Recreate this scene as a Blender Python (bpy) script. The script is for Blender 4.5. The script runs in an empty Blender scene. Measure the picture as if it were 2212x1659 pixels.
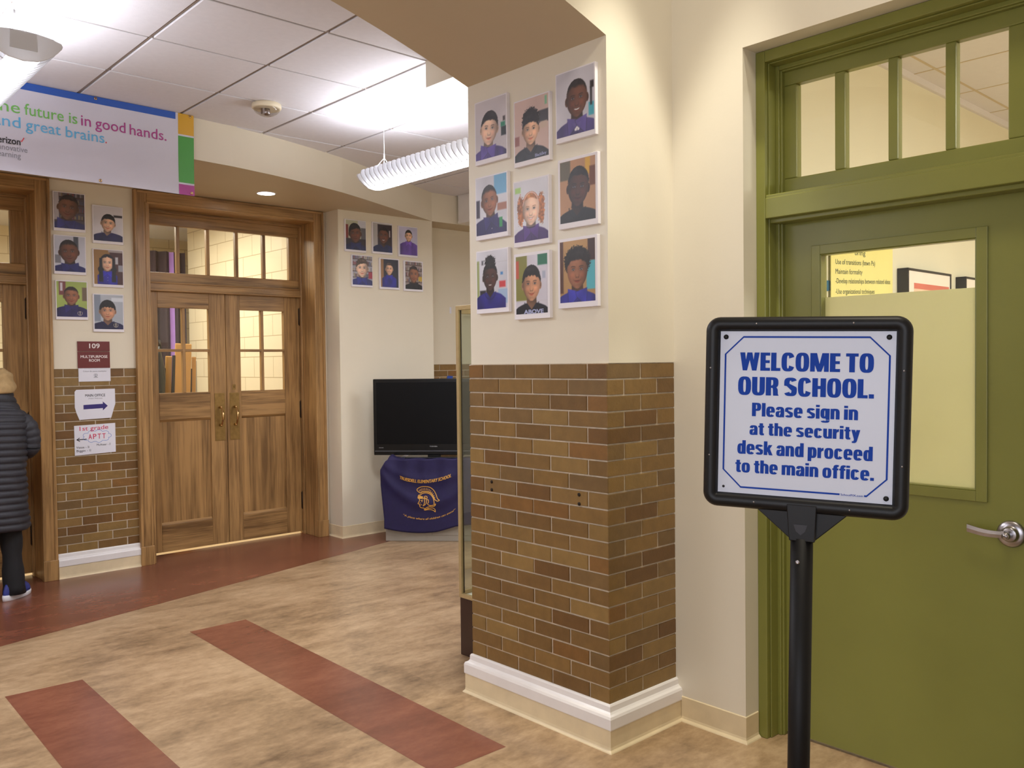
import bpy, bmesh, math, random
import numpy as np
from mathutils import Vector, Matrix, noise

S = bpy.context.scene
COL = S.collection
random.seed(7)

# ------------------------------------------------------------------ camera, world, exposure
# world axes: +Y runs along the side wall with the green door, +X along the wall with the oak doors
YAW, PITCH, ROLL, FPX = math.radians(47.46873571), math.radians(-1.39494714), math.radians(-0.66323753), 1874.7464
cf = Vector((math.cos(YAW) * math.cos(PITCH), math.sin(YAW) * math.cos(PITCH), math.sin(PITCH)))
cr0 = Vector((math.sin(YAW), -math.cos(YAW), 0))
cu0 = cr0.cross(cf)
cr = math.cos(ROLL) * cr0 + math.sin(ROLL) * cu0
cu = -math.sin(ROLL) * cr0 + math.cos(ROLL) * cu0
cam_d = bpy.data.cameras.new('camera')
cam_d.sensor_width = 36.0
cam_d.lens = 36.0 * FPX / 2212.0
cam_d.clip_start = 0.05
cam = bpy.data.objects.new('camera', cam_d)
COL.objects.link(cam)
cam.matrix_world = Matrix((cr, cu, -cf)).transposed().to_4x4()
cam.location = (0, 0, 1.5)
S.camera = cam

S.view_settings.view_transform = 'Standard'
S.view_settings.look = 'None'
S.view_settings.exposure = 0.0
S.view_settings.gamma = 1.0
S.view_settings.use_curve_mapping = False
S.cycles.use_denoising = True
S.cycles.max_bounces = 8
S.cycles.diffuse_bounces = 5
S.cycles.sample_clamp_indirect = 3.0
S.cycles.sample_clamp_direct = 14.0

W = bpy.data.worlds.new('sky')
S.world = W
W.use_nodes = True
W.node_tree.nodes['Background'].inputs[0].default_value = (0.75, 0.85, 1.0, 1)
W.node_tree.nodes['Background'].inputs[1].default_value = 0.35


def area_light(name, loc, rot, sx, sy, power, color):
    d = bpy.data.lights.new(name, 'AREA')
    d.shape = 'RECTANGLE'
    d.size, d.size_y = sx, sy
    d.energy = power
    d.color = color
    o = bpy.data.objects.new(name, d)
    COL.objects.link(o)
    o.location = loc
    o.rotation_euler = rot
    return o


WARM = (1.0, 0.90, 0.72)
COOL = (0.91, 0.93, 1.0)
NEUT = (1.0, 0.93, 0.80)
# daylight of the entrance glazing on the street side of the vestibule
area_light('entrance_daylight', (-2.05, -0.6, 1.7), (0, math.radians(-90), 0), 2.2, 3.0, 70, (0.83, 0.88, 1.0))
# ceiling lamp of the vestibule
area_light('vestibule_lamp', (1.7, 0.6, 4.1), (0, 0, 0), 0.6, 0.6, 28, WARM)
sp_d = bpy.data.lights.new('vestibule_spot', 'SPOT')          # recessed spot washing the side of the pier
sp_d.energy = 270
sp_d.color = (1.0, 0.95, 0.80)
sp_d.spot_size = math.radians(33)
sp_d.spot_blend = 0.35
sp_d.shadow_soft_size = 0.05
sp_o = bpy.data.objects.new('vestibule_spot', sp_d)
COL.objects.link(sp_o)
sp_o.location = (2.56, 1.70, 4.17)
sp_o.rotation_euler = (math.radians(6), 0, 0)
# ceiling lamps of the rooms behind the doors
area_light('multipurpose_room_lamp', (2.4, 8.3, 3.0), (0, 0, 0), 1.6, 1.6, 115, (1.0, 0.93, 0.80))
area_light('classroom_lamp', (5.0, -1.3, 3.05), (0, 0, 0), 2.0, 1.6, 230, (1.0, 0.97, 0.88))


# ------------------------------------------------------------------ helpers
def lin(c):
    c = c / 255.0
    return c / 12.92 if c <= 0.04045 else ((c + 0.055) / 1.055) ** 2.4


def rgb(*c):
    return (lin(c[0]), lin(c[1]), lin(c[2]), 1.0)


def mat(name, color, rough=0.6, var=0.0, scale=6.0, bump=0.0, bscale=60.0, metal=0.0, spec=0.5, emit=None, estr=0.0,
        attr=None, trans=0.0, stretch=(1, 1, 1)):
    m = bpy.data.materials.new(name)
    m.use_nodes = True
    nt = m.node_tree
    N, L = nt.nodes, nt.links
    p = N['Principled BSDF']
    p.inputs['Roughness'].default_value = rough
    p.inputs['Metallic'].default_value = metal
    p.inputs['Specular IOR Level'].default_value = spec
    p.inputs['Base Color'].default_value = color
    tc = N.new('ShaderNodeTexCoord')
    mp = N.new('ShaderNodeMapping')
    mp.inputs['Scale'].default_value = stretch
    L.new(tc.outputs['Object'], mp.inputs['Vector'])
    src = None
    if attr:
        a = N.new('ShaderNodeAttribute')
        a.attribute_name = attr
        src = a.outputs['Color']
        L.new(src, p.inputs['Base Color'])
    if var > 0:
        nz = N.new('ShaderNodeTexNoise')
        nz.inputs['Scale'].default_value = scale
        nz.inputs['Detail'].default_value = 5
        L.new(mp.outputs[0], nz.inputs['Vector'])
        mr = N.new('ShaderNodeMapRange')
        mr.inputs[1].default_value = 0.3
        mr.inputs[2].default_value = 0.7
        mr.inputs[3].default_value = 1 - var
        mr.inputs[4].default_value = 1 + var
        L.new(nz.outputs[0], mr.inputs[0])
        mx = N.new('ShaderNodeVectorMath')
        mx.operation = 'SCALE'
        if src is None:
            mx.inputs[0].default_value = color[:3]
        else:
            L.new(src, mx.inputs[0])
        L.new(mr.outputs[0], mx.inputs['Scale'])
        L.new(mx.outputs[0], p.inputs['Base Color'])
    if bump > 0:
        nb = N.new('ShaderNodeTexNoise')
        nb.inputs['Scale'].default_value = bscale
        nb.inputs['Detail'].default_value = 4
        L.new(mp.outputs[0], nb.inputs['Vector'])
        b = N.new('ShaderNodeBump')
        b.inputs['Strength'].default_value = bump
        b.inputs['Distance'].default_value = 0.004
        L.new(nb.outputs[0], b.inputs['Height'])
        L.new(b.outputs[0], p.inputs['Normal'])
    if emit:
        p.inputs['Emission Color'].default_value = emit
        p.inputs['Emission Strength'].default_value = estr
    if trans > 0:
        out = N['Material Output']
        t = N.new('ShaderNodeBsdfTranslucent')
        t.inputs[0].default_value = color
        ms = N.new('ShaderNodeMixShader')
        ms.inputs[0].default_value = trans
        L.new(p.outputs[0], ms.inputs[1])
        L.new(t.outputs[0], ms.inputs[2])
        L.new(ms.outputs[0], out.inputs[0])
    return m


def wood(name, axis, dark, light, gscale=1.0, rough=0.38):
    m = bpy.data.materials.new(name)
    m.use_nodes = True
    nt = m.node_tree
    N, L = nt.nodes, nt.links
    p = N['Principled BSDF']
    p.inputs['Roughness'].default_value = rough
    tc = N.new('ShaderNodeTexCoord')
    mp = N.new('ShaderNodeMapping')
    s = [22 * gscale] * 3
    s['xyz'.index(axis)] = 0.9 * gscale
    mp.inputs['Scale'].default_value = s
    L.new(tc.outputs['Object'], mp.inputs['Vector'])
    n1 = N.new('ShaderNodeTexNoise')
    n1.inputs['Scale'].default_value = 1.0
    n1.inputs['Detail'].default_value = 6
    n1.inputs['Roughness'].default_value = 0.62
    n1.inputs['Distortion'].default_value = 0.6
    L.new(mp.outputs[0], n1.inputs['Vector'])
    n2 = N.new('ShaderNodeTexNoise')
    n2.inputs['Scale'].default_value = 6.0
    n2.inputs['Detail'].default_value = 4
    L.new(mp.outputs[0], n2.inputs['Vector'])
    n3 = N.new('ShaderNodeTexNoise')
    n3.inputs['Scale'].default_value = 2.2
    L.new(tc.outputs['Object'], n3.inputs['Vector'])
    ad = N.new('ShaderNodeMath')
    ad.operation = 'MULTIPLY_ADD'
    ad.inputs[1].default_value = 0.45
    L.new(n2.outputs[0], ad.inputs[0])
    L.new(n1.outputs[0], ad.inputs[2])
    ad2 = N.new('ShaderNodeMath')
    ad2.operation = 'MULTIPLY_ADD'
    ad2.inputs[1].default_value = 0.35
    L.new(n3.outputs[0], ad2.inputs[0])
    L.new(ad.outputs[0], ad2.inputs[2])
    cr_ = N.new('ShaderNodeValToRGB')
    cr_.color_ramp.elements[0].position = 0.68
    cr_.color_ramp.elements[0].color = dark
    cr_.color_ramp.elements[1].position = 1.02
    cr_.color_ramp.elements[1].color = light
    L.new(ad2.outputs[0], cr_.inputs[0])
    L.new(cr_.outputs[0], p.inputs['Base Color'])
    b = N.new('ShaderNodeBump')
    b.inputs['Strength'].default_value = 0.12
    b.inputs['Distance'].default_value = 0.002
    L.new(n2.outputs[0], b.inputs['Height'])
    L.new(b.outputs[0], p.inputs['Normal'])
    return m


def vct(name, c1, c2, c3, rough, seed):
    """marbled vinyl tile: soft mottling, fine streaks and faint 12 inch tile differences"""
    m = bpy.data.materials.new(name)
    m.use_nodes = True
    nt = m.node_tree
    N, L = nt.nodes, nt.links
    p = N['Principled BSDF']
    tc = N.new('ShaderNodeTexCoord')

    def nz(scale, detail, rough_, sx, sy, rz):
        mp = N.new('ShaderNodeMapping')
        mp.inputs['Location'].default_value = (seed, seed * 2, 0)
        mp.inputs['Scale'].default_value = (sx, sy, 1)
        mp.inputs['Rotation'].default_value = (0, 0, rz)
        L.new(tc.outputs['Object'], mp.inputs['Vector'])
        n = N.new('ShaderNodeTexNoise')
        n.inputs['Scale'].default_value = scale
        n.inputs['Detail'].default_value = detail
        n.inputs['Roughness'].default_value = rough_
        L.new(mp.outputs[0], n.inputs['Vector'])
        return n.outputs[0]
    sn = N.new('ShaderNodeVectorMath')
    sn.operation = 'SNAP'
    sn.inputs[1].default_value = (0.305, 0.305, 10)
    L.new(tc.outputs['Object'], sn.inputs[0])
    wn = N.new('ShaderNodeTexWhiteNoise')
    L.new(sn.outputs[0], wn.inputs['Vector'])
    acc = None
    for src, k in ((nz(1.7, 4, 0.5, 1, 1, 0), 0.38), (nz(5.5, 6, 0.62, 0.8, 2.2, 0.5), 0.46), (nz(26.0, 5, 0.65, 1, 1.6, 1.1), 0.26), (wn.outputs[0], 0.045)):
        q = N.new('ShaderNodeMath')
        q.operation = 'MULTIPLY_ADD'
        q.inputs[1].default_value = k
        L.new(src, q.inputs[0])
        if acc is None:
            q.inputs[2].default_value = 0.0
        else:
            L.new(acc, q.inputs[2])
        acc = q.outputs[0]
    r = N.new('ShaderNodeValToRGB')
    r.color_ramp.elements[0].position = 0.42
    r.color_ramp.elements[0].color = c1
    r.color_ramp.elements[1].position = 0.72
    r.color_ramp.elements[1].color = c3
    e = r.color_ramp.elements.new(0.57)
    e.color = c2
    L.new(acc, r.inputs[0])
    L.new(r.outputs[0], p.inputs['Base Color'])
    p.inputs['Roughness'].default_value = rough
    return m


def glass(name, tint=(1, 1, 1, 1), gloss=0.10):
    m = bpy.data.materials.new(name)
    m.use_nodes = True
    nt = m.node_tree
    N, L = nt.nodes, nt.links
    N.remove(N['Principled BSDF'])
    t = N.new('ShaderNodeBsdfTransparent')
    t.inputs[0].default_value = tint
    g = N.new('ShaderNodeBsdfGlossy')
    g.inputs['Roughness'].default_value = 0.02
    fr = N.new('ShaderNodeLayerWeight')
    fr.inputs[0].default_value = 0.5
    pw = N.new('ShaderNodeMath')
    pw.operation = 'POWER'
    pw.inputs[1].default_value = 5.0
    L.new(fr.outputs['Facing'], pw.inputs[0])
    ml = N.new('ShaderNodeMath')
    ml.operation = 'MULTIPLY_ADD'
    ml.inputs[1].default_value = 0.9
    ml.inputs[2].default_value = gloss * 0.4
    L.new(pw.outputs[0], ml.inputs[0])
    ms = N.new('ShaderNodeMixShader')
    L.new(ml.outputs[0], ms.inputs[0])
    L.new(t.outputs[0], ms.inputs[1])
    L.new(g.outputs[0], ms.inputs[2])
    L.new(ms.outputs[0], N['Material Output'].inputs[0])
    return m


class MB:
    """collects geometry in world space (through T) and links it as ONE mesh object"""

    def __init__(self, T=None):
        self.v, self.f, self.m, self.s, self.c = [], [], [], [], []
        self.T = T if T is not None else Matrix.Identity(4)

    def add(self, verts, faces, mi=0, smooth=False, col=None):
        b = len(self.v)
        self.v += [self.T @ Vector(p) for p in verts]
        self.f += [[b + i for i in q] for q in faces]
        self.m += [mi] * len(faces)
        self.s += [smooth] * len(faces)
        self.c += [col] * len(faces)
        return self

    def box(self, x0, x1, y0, y1, z0, z1, mi=0, col=None):
        v = [(x, y, z) for z in (z0, z1) for y in (y0, y1) for x in (x0, x1)]
        return self.add(v, [(0, 2, 3, 1), (4, 5, 7, 6), (0, 1, 5, 4), (2, 6, 7, 3), (0, 4, 6, 2), (1, 3, 7, 5)], mi, False, col)

    def prism(self, pts, o, ex, ey, ez, depth, mi=0, smooth=False, col=None):
        o, ex, ey, ez = Vector(o), Vector(ex), Vector(ey), Vector(ez)
        n = len(pts)
        a = [o + ex * p[0] + ey * p[1] for p in pts]
        v = a + [p + ez * depth for p in a]
        self.add(v, [list(range(n))[::-1], list(range(n, 2 * n))], mi, False, col)
        b = len(self.v) - 2 * n
        for i in range(n):
            j = (i + 1) % n
            self.f.append([b + i, b + j, b + n + j, b + n + i])
            self.m.append(mi)
            self.s.append(smooth)
            self.c.append(col)
        return self

    def loft(self, rings, mi=0, caps=True, smooth=True, closed=True):
        n = len(rings[0])
        v = [p for r in rings for p in r]
        f = []
        for k in range(len(rings) - 1):
            for i in range(n if closed else n - 1):
                j = (i + 1) % n
                f.append((k * n + i, k * n + j, (k + 1) * n + j, (k + 1) * n + i))
        if caps:
            f.append(tuple(range(n))[::-1])
            f.append(tuple((len(rings) - 1) * n + i for i in range(n)))
        return self.add(v, f, mi, smooth)

    def tube(self, path, r, n=12, mi=0, caps=True):
        path = [Vector(p) for p in path]
        rr = r if isinstance(r, (list, tuple)) else [r] * len(path)
        rings = []
        up = Vector((0, 0, 1))
        for i, p in enumerate(path):
            d = (path[min(i + 1, len(path) - 1)] - path[max(i - 1, 0)]).normalized()
            ref = up if abs(d.dot(up)) < 0.95 else Vector((1, 0, 0))
            a = d.cross(ref).normalized()
            b = d.cross(a)
            rings.append([p + (a * math.cos(t) + b * math.sin(t)) * rr[i] for t in [2 * math.pi * k / n for k in range(n)]])
        return self.loft(rings, mi, caps)

    def lathe(self, prof, o, axis=(0, 0, 1), n=32, mi=0, caps=True):
        o, ax = Vector(o), Vector(axis).normalized()
        ref = Vector((1, 0, 0)) if abs(ax.x) < 0.9 else Vector((0, 1, 0))
        a = ax.cross(ref).normalized()
        b = ax.cross(a)
        rings = [[o + ax * h + (a * math.cos(t) + b * math.sin(t)) * max(r, 1e-5) for t in [2 * math.pi * k / n for k in range(n)]] for r, h in prof]
        return self.loft(rings, mi, caps)

    def ball(self, c, rx, ry, rz, n=16, mi=0):
        rings = []
        for k in range(1, n):
            th = math.pi * k / n
            rings.append([(c[0] + rx * math.sin(th) * math.cos(t), c[1] + ry * math.sin(th) * math.sin(t), c[2] + rz * math.cos(th)) for t in [2 * math.pi * i / (n * 2) for i in range(n * 2)]])
        return self.loft(rings, mi)

    def poly(self, pts, mi=0, col=None):
        return self.add(pts, [tuple(range(len(pts)))], mi, False, col)

    def build(self, name, mats, parent=None, bevel=0, seg=2, base=None, kind=None):
        me = bpy.data.meshes.new(name)
        if parent is not None:
            base = parent['_b']
            base = Vector(base)
        elif base is None:
            xs = [p.x for p in self.v]; ys = [p.y for p in self.v]; zs = [p.z for p in self.v]
            base = Vector(((min(xs) + max(xs)) / 2, (min(ys) + max(ys)) / 2, min(zs)))
        base = Vector(base)
        me.from_pydata([p - base for p in self.v], [], self.f)
        mats = mats if isinstance(mats, (list, tuple)) else [mats]
        for m in mats:
            me.materials.append(m)
        me.polygons.foreach_set('material_index', self.m)
        me.polygons.foreach_set('use_smooth', self.s)
        if any(c is not None for c in self.c):
            at = me.color_attributes.new('tone', 'FLOAT_COLOR', 'CORNER')
            k = 0
            for i, q in enumerate(self.f):
                c = self.c[i] or (1, 1, 1, 1)
                for _ in q:
                    at.data[k].color = c
                    k += 1
        me.update()
        bm = bmesh.new()
        bm.from_mesh(me)
        bmesh.ops.recalc_face_normals(bm, faces=bm.faces) if not getattr(self, 'flat', False) else None
        bm.to_mesh(me)
        bm.free()
        o = bpy.data.objects.new(name, me)
        COL.objects.link(o)
        if parent is not None:
            o.parent = parent
        else:
            o.location = base
        o['_b'] = list(base)
        if bevel:
            b = o.modifiers.new('bevel', 'BEVEL')
            b.width = bevel
            b.segments = seg
            b.limit_method = 'ANGLE'
            b.angle_limit = math.radians(40)
        if kind:
            o['kind'] = kind
        return o


def thing(name, label, cat, loc, group=None, kind=None):
    o = bpy.data.objects.new(name, None)
    o.empty_display_size = 0.1
    COL.objects.link(o)
    o.location = loc
    o['_b'] = list(loc)
    if kind:
        o['kind'] = kind
        if label:
            o['label'] = label
    else:
        o['label'] = label
        o['category'] = cat
    if group:
        o['group'] = group
    return o


def tag(o, label, cat, group=None):
    o['label'] = label
    o['category'] = cat
    if group:
        o['group'] = group
    return o


_tcache = {}


def glyphs(s, bold=0.0, shear=0.0):
    key = (s, bold, shear)
    if key not in _tcache:
        c = bpy.data.curves.new('t', 'FONT')
        c.body = s
        c.size = 1.0
        c.offset = bold
        c.shear = shear
        c.resolution_u = 3
        c.fill_mode = 'FRONT'
        o = bpy.data.objects.new('t', c)
        COL.objects.link(o)
        dg = bpy.context.evaluated_depsgraph_get()
        me = bpy.data.meshes.new_from_object(o.evaluated_get(dg))
        vs = [(v.co.x, v.co.y) for v in me.vertices]
        fs = [tuple(p.vertices) for p in me.polygons]
        bpy.data.objects.remove(o)
        bpy.data.curves.remove(c)
        bpy.data.meshes.remove(me)
        _tcache[key] = (vs, fs)
    return _tcache[key]


CAP = [None]


def normal_at(fn, x, y):
    p = Vector(fn(x, y))
    return (Vector(fn(x + 1e-3, y)) - p).cross(Vector(fn(x, y + 1e-3)) - p).normalized()


def text(mb, s, x0, x1, base, cap, fn, bold=0.0, mi=0, shear=0.0):
    """letters of s from x0 to x1, capitals cap tall above base; fn maps flat (x, y) to space.
    Bold print is laid down in several slightly shifted passes."""
    if CAP[0] is None:
        CAP[0] = max(p[1] for p in glyphs('H')[0])
    vs, fs = glyphs(s, 0.0, shear)
    a, b = min(p[0] for p in vs), max(p[0] for p in vs)
    sx = (x1 - x0) / (b - a)
    sy = cap / CAP[0]
    passes = [(0, 0)] + ([(bold, 0), (-bold, 0), (bold, bold * 0.7), (-bold, -bold * 0.7), (bold, -bold * 0.7), (-bold, bold * 0.7)] if bold > 0 else [])
    nn = normal_at(fn, (x0 + x1) / 2, base)
    for k, (ox, oy) in enumerate(passes):
        mb.add([tuple(Vector(fn(x0 + (p[0] - a) * sx + ox * sy, base + (p[1] + oy) * sy)) + nn * (4e-6 * k)) for p in vs], fs, mi)


def words(name, m, parent, s, x0, x1, base, cap, fn, bold=0.0):
    """a line of print as one mesh per word"""
    vs, fs = glyphs(s)
    a, b = min(p[0] for p in vs), max(p[0] for p in vs)
    iv = sorted((min(vs[i][0] for i in f), max(vs[i][0] for i in f)) for f in fs)
    groups = [list(iv[0])]
    for lo, hi in iv[1:]:
        if lo - groups[-1][1] > 0.14:
            groups.append([lo, hi])
        else:
            groups[-1][1] = max(groups[-1][1], hi)
    k = (x1 - x0) / (b - a)
    for (lo, hi), word in zip(groups, s.split(' ')):
        mb = MB()
        text(mb, word, x0 + (lo - a) * k, x0 + (hi - a) * k, base, cap, fn, bold)
        mb.build(name, m, parent)


def stroke(mb, pts, w, fn, mi=0, closed=False):
    """a drawn line of width w through flat points"""
    pts = [Vector((p[0], p[1])) for p in pts]
    n = len(pts)
    L_, R_ = [], []
    for i in range(n):
        a = pts[i - 1] if (i > 0 or closed) else pts[i]
        b = pts[(i + 1) % n] if (i < n - 1 or closed) else pts[i]
        d = (b - a).normalized()
        q = Vector((-d.y, d.x)) * w / 2
        L_.append(pts[i] + q)
        R_.append(pts[i] - q)
    v = [fn(p.x, p.y) for p in L_] + [fn(p.x, p.y) for p in R_]
    f = [(i, (i + 1) % n, n + (i + 1) % n, n + i) for i in range(n if closed else n - 1)]
    mb.add(v, f, mi)


def _ring(x0, x1, y0, y1, tx, ty, a0=0, a1=360, n=26, ex=2.9):
    cx1, cy1, hw_, hh_ = (x0 + x1) / 2, (y0 + y1) / 2, (x1 - x0) / 2, (y1 - y0) / 2

    def p(a, w_, h_):
        c, s_ = math.cos(math.radians(a)), math.sin(math.radians(a))
        return (cx1 + w_ * math.copysign(abs(c) ** (2 / ex), c), cy1 + h_ * math.copysign(abs(s_) ** (2 / ex), s_))
    out = []
    for i in range(n):
        a, b = a0 + (a1 - a0) * i / n, a0 + (a1 - a0) * (i + 1) / n
        out.append([p(a, hw_, hh_), p(b, hw_, hh_), p(b, hw_ - tx, hh_ - ty), p(a, hw_ - tx, hh_ - ty)])
    return out


def _rc(x0, x1, y0, y1):
    return [[(x0, y0), (x1, y0), (x1, y1), (x0, y1)]]


def _s(w_, h_, st, bt):
    """an S built of two open rings joined by a slanting spine"""
    m_ = h_ * 0.5
    k_ = bt * 0.62
    return (_ring(0, w_, m_ - k_, h_, st, bt, 22, 182) + _ring(0, w_, 0, m_ + k_, st, bt, -158, 2)
            + [[(0.0, m_ + h_ * 0.20), (st, m_ + h_ * 0.17), (w_, m_ - h_ * 0.02), (w_ - st * 0.55, m_ - k_ * 1.3)], [(0.0, m_ + h_ * 0.20), (st * 0.55, m_ + k_ * 0.2), (w_ - st * 0.55, m_ - k_ * 1.3), (w_ - st, m_ - h_ * 0.17)],
               [(st * 0.4, m_ + h_ * 0.06), (st * 1.05, m_ + k_ * 1.3), (w_, m_ - h_ * 0.10), (w_ - st, m_ - h_ * 0.2)], [(w_ - st, m_ - h_ * 0.2), (w_, m_ - h_ * 0.2), (w_, m_ - h_ * 0.06), (w_ - st * 0.9, m_ - h_ * 0.02)], [(0, m_ + h_ * 0.2), (0.0, m_ + h_ * 0.06), (st * 0.9, m_ + h_ * 0.02), (st, m_ + h_ * 0.2)]])


S_, B_ = 0.27, 0.165
s_, b_ = 0.245, 0.150
xh = 0.745
HV = {
    'E': (0.50, _rc(0, S_, 0, 1) + _rc(0, 0.50, 0, B_) + _rc(0, 0.48, 0.425, 0.58) + _rc(0, 0.50, 1 - B_, 1)),
    'L': (0.48, _rc(0, S_, 0, 1) + _rc(0, 0.48, 0, B_)),
    'C': (0.66, _ring(0, 0.66, -0.015, 1.015, S_, B_, 24, 336)),
    'O': (0.68, _ring(0, 0.68, -0.015, 1.015, S_, B_)),
    'U': (0.66, _ring(0, 0.66, -0.015, 0.7, S_, B_, 180, 360) + _rc(0, S_, 0.34, 1) + _rc(0.66 - S_, 0.66, 0.34, 1)),
    'H': (0.67, _rc(0, S_, 0, 1) + _rc(0.67 - S_, 0.67, 0, 1) + _rc(0, 0.67, 0.42, 0.59)),
    'T': (0.60, _rc(0, 0.60, 1 - B_, 1) + _rc(0.30 - S_ / 2, 0.30 + S_ / 2, 0, 1)),
    'P': (0.62, _rc(0, S_, 0, 1) + _ring(0, 0.62, 0.40, 1.0, S_, 0.150, -90, 90) + _rc(0.1, 0.31, 0.85, 1) + _rc(0.1, 0.31, 0.40, 0.55)),
    'R': (0.66, _rc(0, S_, 0, 1) + _ring(0, 0.64, 0.42, 1.0, S_, 0.150, -90, 90) + _rc(0.1, 0.32, 0.85, 1) + _rc(0.1, 0.36, 0.42, 0.55) + [[(0.38, 0), (0.66, 0), (0.62, 0.10), (0.61, 0.34), (0.52, 0.50), (0.30, 0.50), (0.36, 0.36)]]),
    'M': (0.92, _rc(0, 0.235, 0, 1) + _rc(0.685, 0.92, 0, 1) + [[(0.0, 1), (0.33, 1), (0.555, 0.0), (0.36, 0.0)], [(0.92, 1), (0.59, 1), (0.365, 0.0), (0.56, 0.0)]]),
    'W': (1.02, [[(0, 1), (0.26, 1), (0.38, 0), (0.15, 0)], [(0.38, 1), (0.60, 1), (0.38, 0), (0.20, 0)], [(0.42, 1), (0.64, 1), (0.82, 0), (0.64, 0)], [(0.76, 1), (1.02, 1), (0.87, 0), (0.64, 0)]]),
    'S': (0.64, _s(0.64, 1.0, S_, B_)),
    '.': (0.24, _rc(0, 0.24, 0, 0.22)),
    'l': (s_, _rc(0, s_, 0, 1)),
    'i': (s_, _rc(0, s_, 0, xh) + _rc(0, s_, 0.84, 1)),
    'n': (0.58, _rc(0, s_, 0, xh) + _ring(0, 0.58, 0.12, xh + 0.015, s_, b_, 0, 150) + _rc(0.58 - s_, 0.58, 0, 0.45)),
    'h': (0.58, _rc(0, s_, 0, 1) + _ring(0, 0.58, 0.12, xh + 0.015, s_, b_, 0, 150) + _rc(0.58 - s_, 0.58, 0, 0.45)),
    'm': (0.92, _rc(0, s_, 0, xh) + _ring(0, 0.585, 0.12, xh + 0.015, s_, b_, 0, 150) + _rc(0.34, 0.34 + s_, 0, 0.45) + _ring(0.34, 0.92, 0.12, xh + 0.015, s_, b_, 0, 150) + _rc(0.92 - s_, 0.92, 0, 0.45)),
    'r': (0.40, _rc(0, s_, 0, xh) + [[(0.16, 0.42), (s_, 0.42), (0.30, 0.52), (0.40, 0.54), (0.40, xh + 0.01), (0.30, xh - 0.02), (0.2, 0.62)]]),
    'u': (0.58, _rc(0.58 - s_, 0.58, 0, xh) + _ring(0, 0.58, -0.015, 0.62, s_, b_, 180, 330) + _rc(0, s_, 0.30, xh)),
    'o': (0.59, _ring(0, 0.59, -0.015, xh + 0.015, s_, b_)),
    'c': (0.56, _ring(0, 0.56, -0.015, xh + 0.015, s_, b_, 28, 332)),
    'e': (0.58, _ring(0, 0.58, -0.015, xh + 0.015, s_, b_, 0, 322) + _rc(0.12, 0.575, 0.315, 0.425)),
    's': (0.53, _s(0.53, xh, 0.22, 0.145)),
    'a': (0.57, _rc(0.57 - s_, 0.57, 0, 0.50) + _ring(0, 0.57, 0.10, xh + 0.015, s_, 0.145, 0, 165) + _ring(0, 0.50, -0.015, 0.445, 0.23, 0.115, 70, 360)),
    'd': (0.59, _rc(0.59 - s_, 0.59, 0, 1) + _ring(0, 0.55, -0.015, xh + 0.015, s_, b_)),
    'p': (0.59, _rc(0, s_, -0.25, xh) + _ring(0.04, 0.59, -0.015, xh + 0.015, s_, b_)),
    'g': (0.59, _rc(0.59 - s_, 0.59, -0.06, xh) + _ring(0, 0.55, 0.03, xh + 0.015, s_, b_) + _ring(0.02, 0.59, -0.27, 0.10, s_, 0.125, 195, 360)),
    't': (0.40, _rc(0.08, 0.08 + s_, 0.10, 0.94) + _rc(0, 0.40, xh - 0.135, xh) + [[(0.08, 0.16), (0.11, 0.04), (0.2, -0.01), (0.40, 0.0), (0.40, 0.14), (0.33, 0.16)]]),
    'f': (0.40, _rc(0.07, 0.07 + s_, 0, 0.84) + _rc(0, 0.40, xh - 0.135, xh) + [[(0.07, 0.82), (0.32, 0.80), (0.34, 0.86), (0.42, 0.865), (0.42, 1.0), (0.24, 1.01), (0.11, 0.95)]]),
    'k': (0.60, _rc(0, s_, 0, 1) + [[(0.2, 0.42), (0.2, 0.24), (0.33, xh), (0.59, xh)][0:1] + [(0.24, 0.20), (0.59, xh), (0.33, xh)]] + [[(0.22, 0.40), (0.36, 0.0), (0.62, 0.0), (0.40, 0.52)]]),
    'y': (0.58, [[(0, xh), (0.25, xh), (0.40, 0.0), (0.19, 0.0)], [(0.33, xh), (0.58, xh), (0.37, -0.12), (0.17, 0.0)], [(0.19, 0.03), (0.40, 0.03), (0.34, -0.19), (0.24, -0.255), (0.05, -0.25), (0.05, -0.115), (0.15, -0.11)]]),
}


def heavy(mb, t_, x0, x1, base, cap, fn, mi=0):
    """condensed heavy letters; drawn as flat faces in one plane"""
    x, polys = 0.0, []
    for ch_ in t_:
        if ch_ == ' ':
            x += 0.22
            continue
        w_, g = HV[ch_]
        polys += [[(x + p[0], p[1]) for p in q] for q in g]
        x += w_ + 0.052
    k_ = (x1 - x0) / (x - 0.052)
    nn = normal_at(fn, (x0 + x1) / 2, base)
    for i, q in enumerate(polys):
        mb.add([tuple(Vector(fn(x0 + p[0] * k_, base + p[1] * cap)) + nn * (2e-6 * (i % 60))) for p in q], [tuple(range(len(q)))], mi)


def arc(cx, cy, r, a0, a1, n=14, ry=None):
    ry = r if ry is None else ry
    return [(cx + r * math.cos(math.radians(a0 + (a1 - a0) * i / n)), cy + ry * math.sin(math.radians(a0 + (a1 - a0) * i / n))) for i in range(n + 1)]


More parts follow.
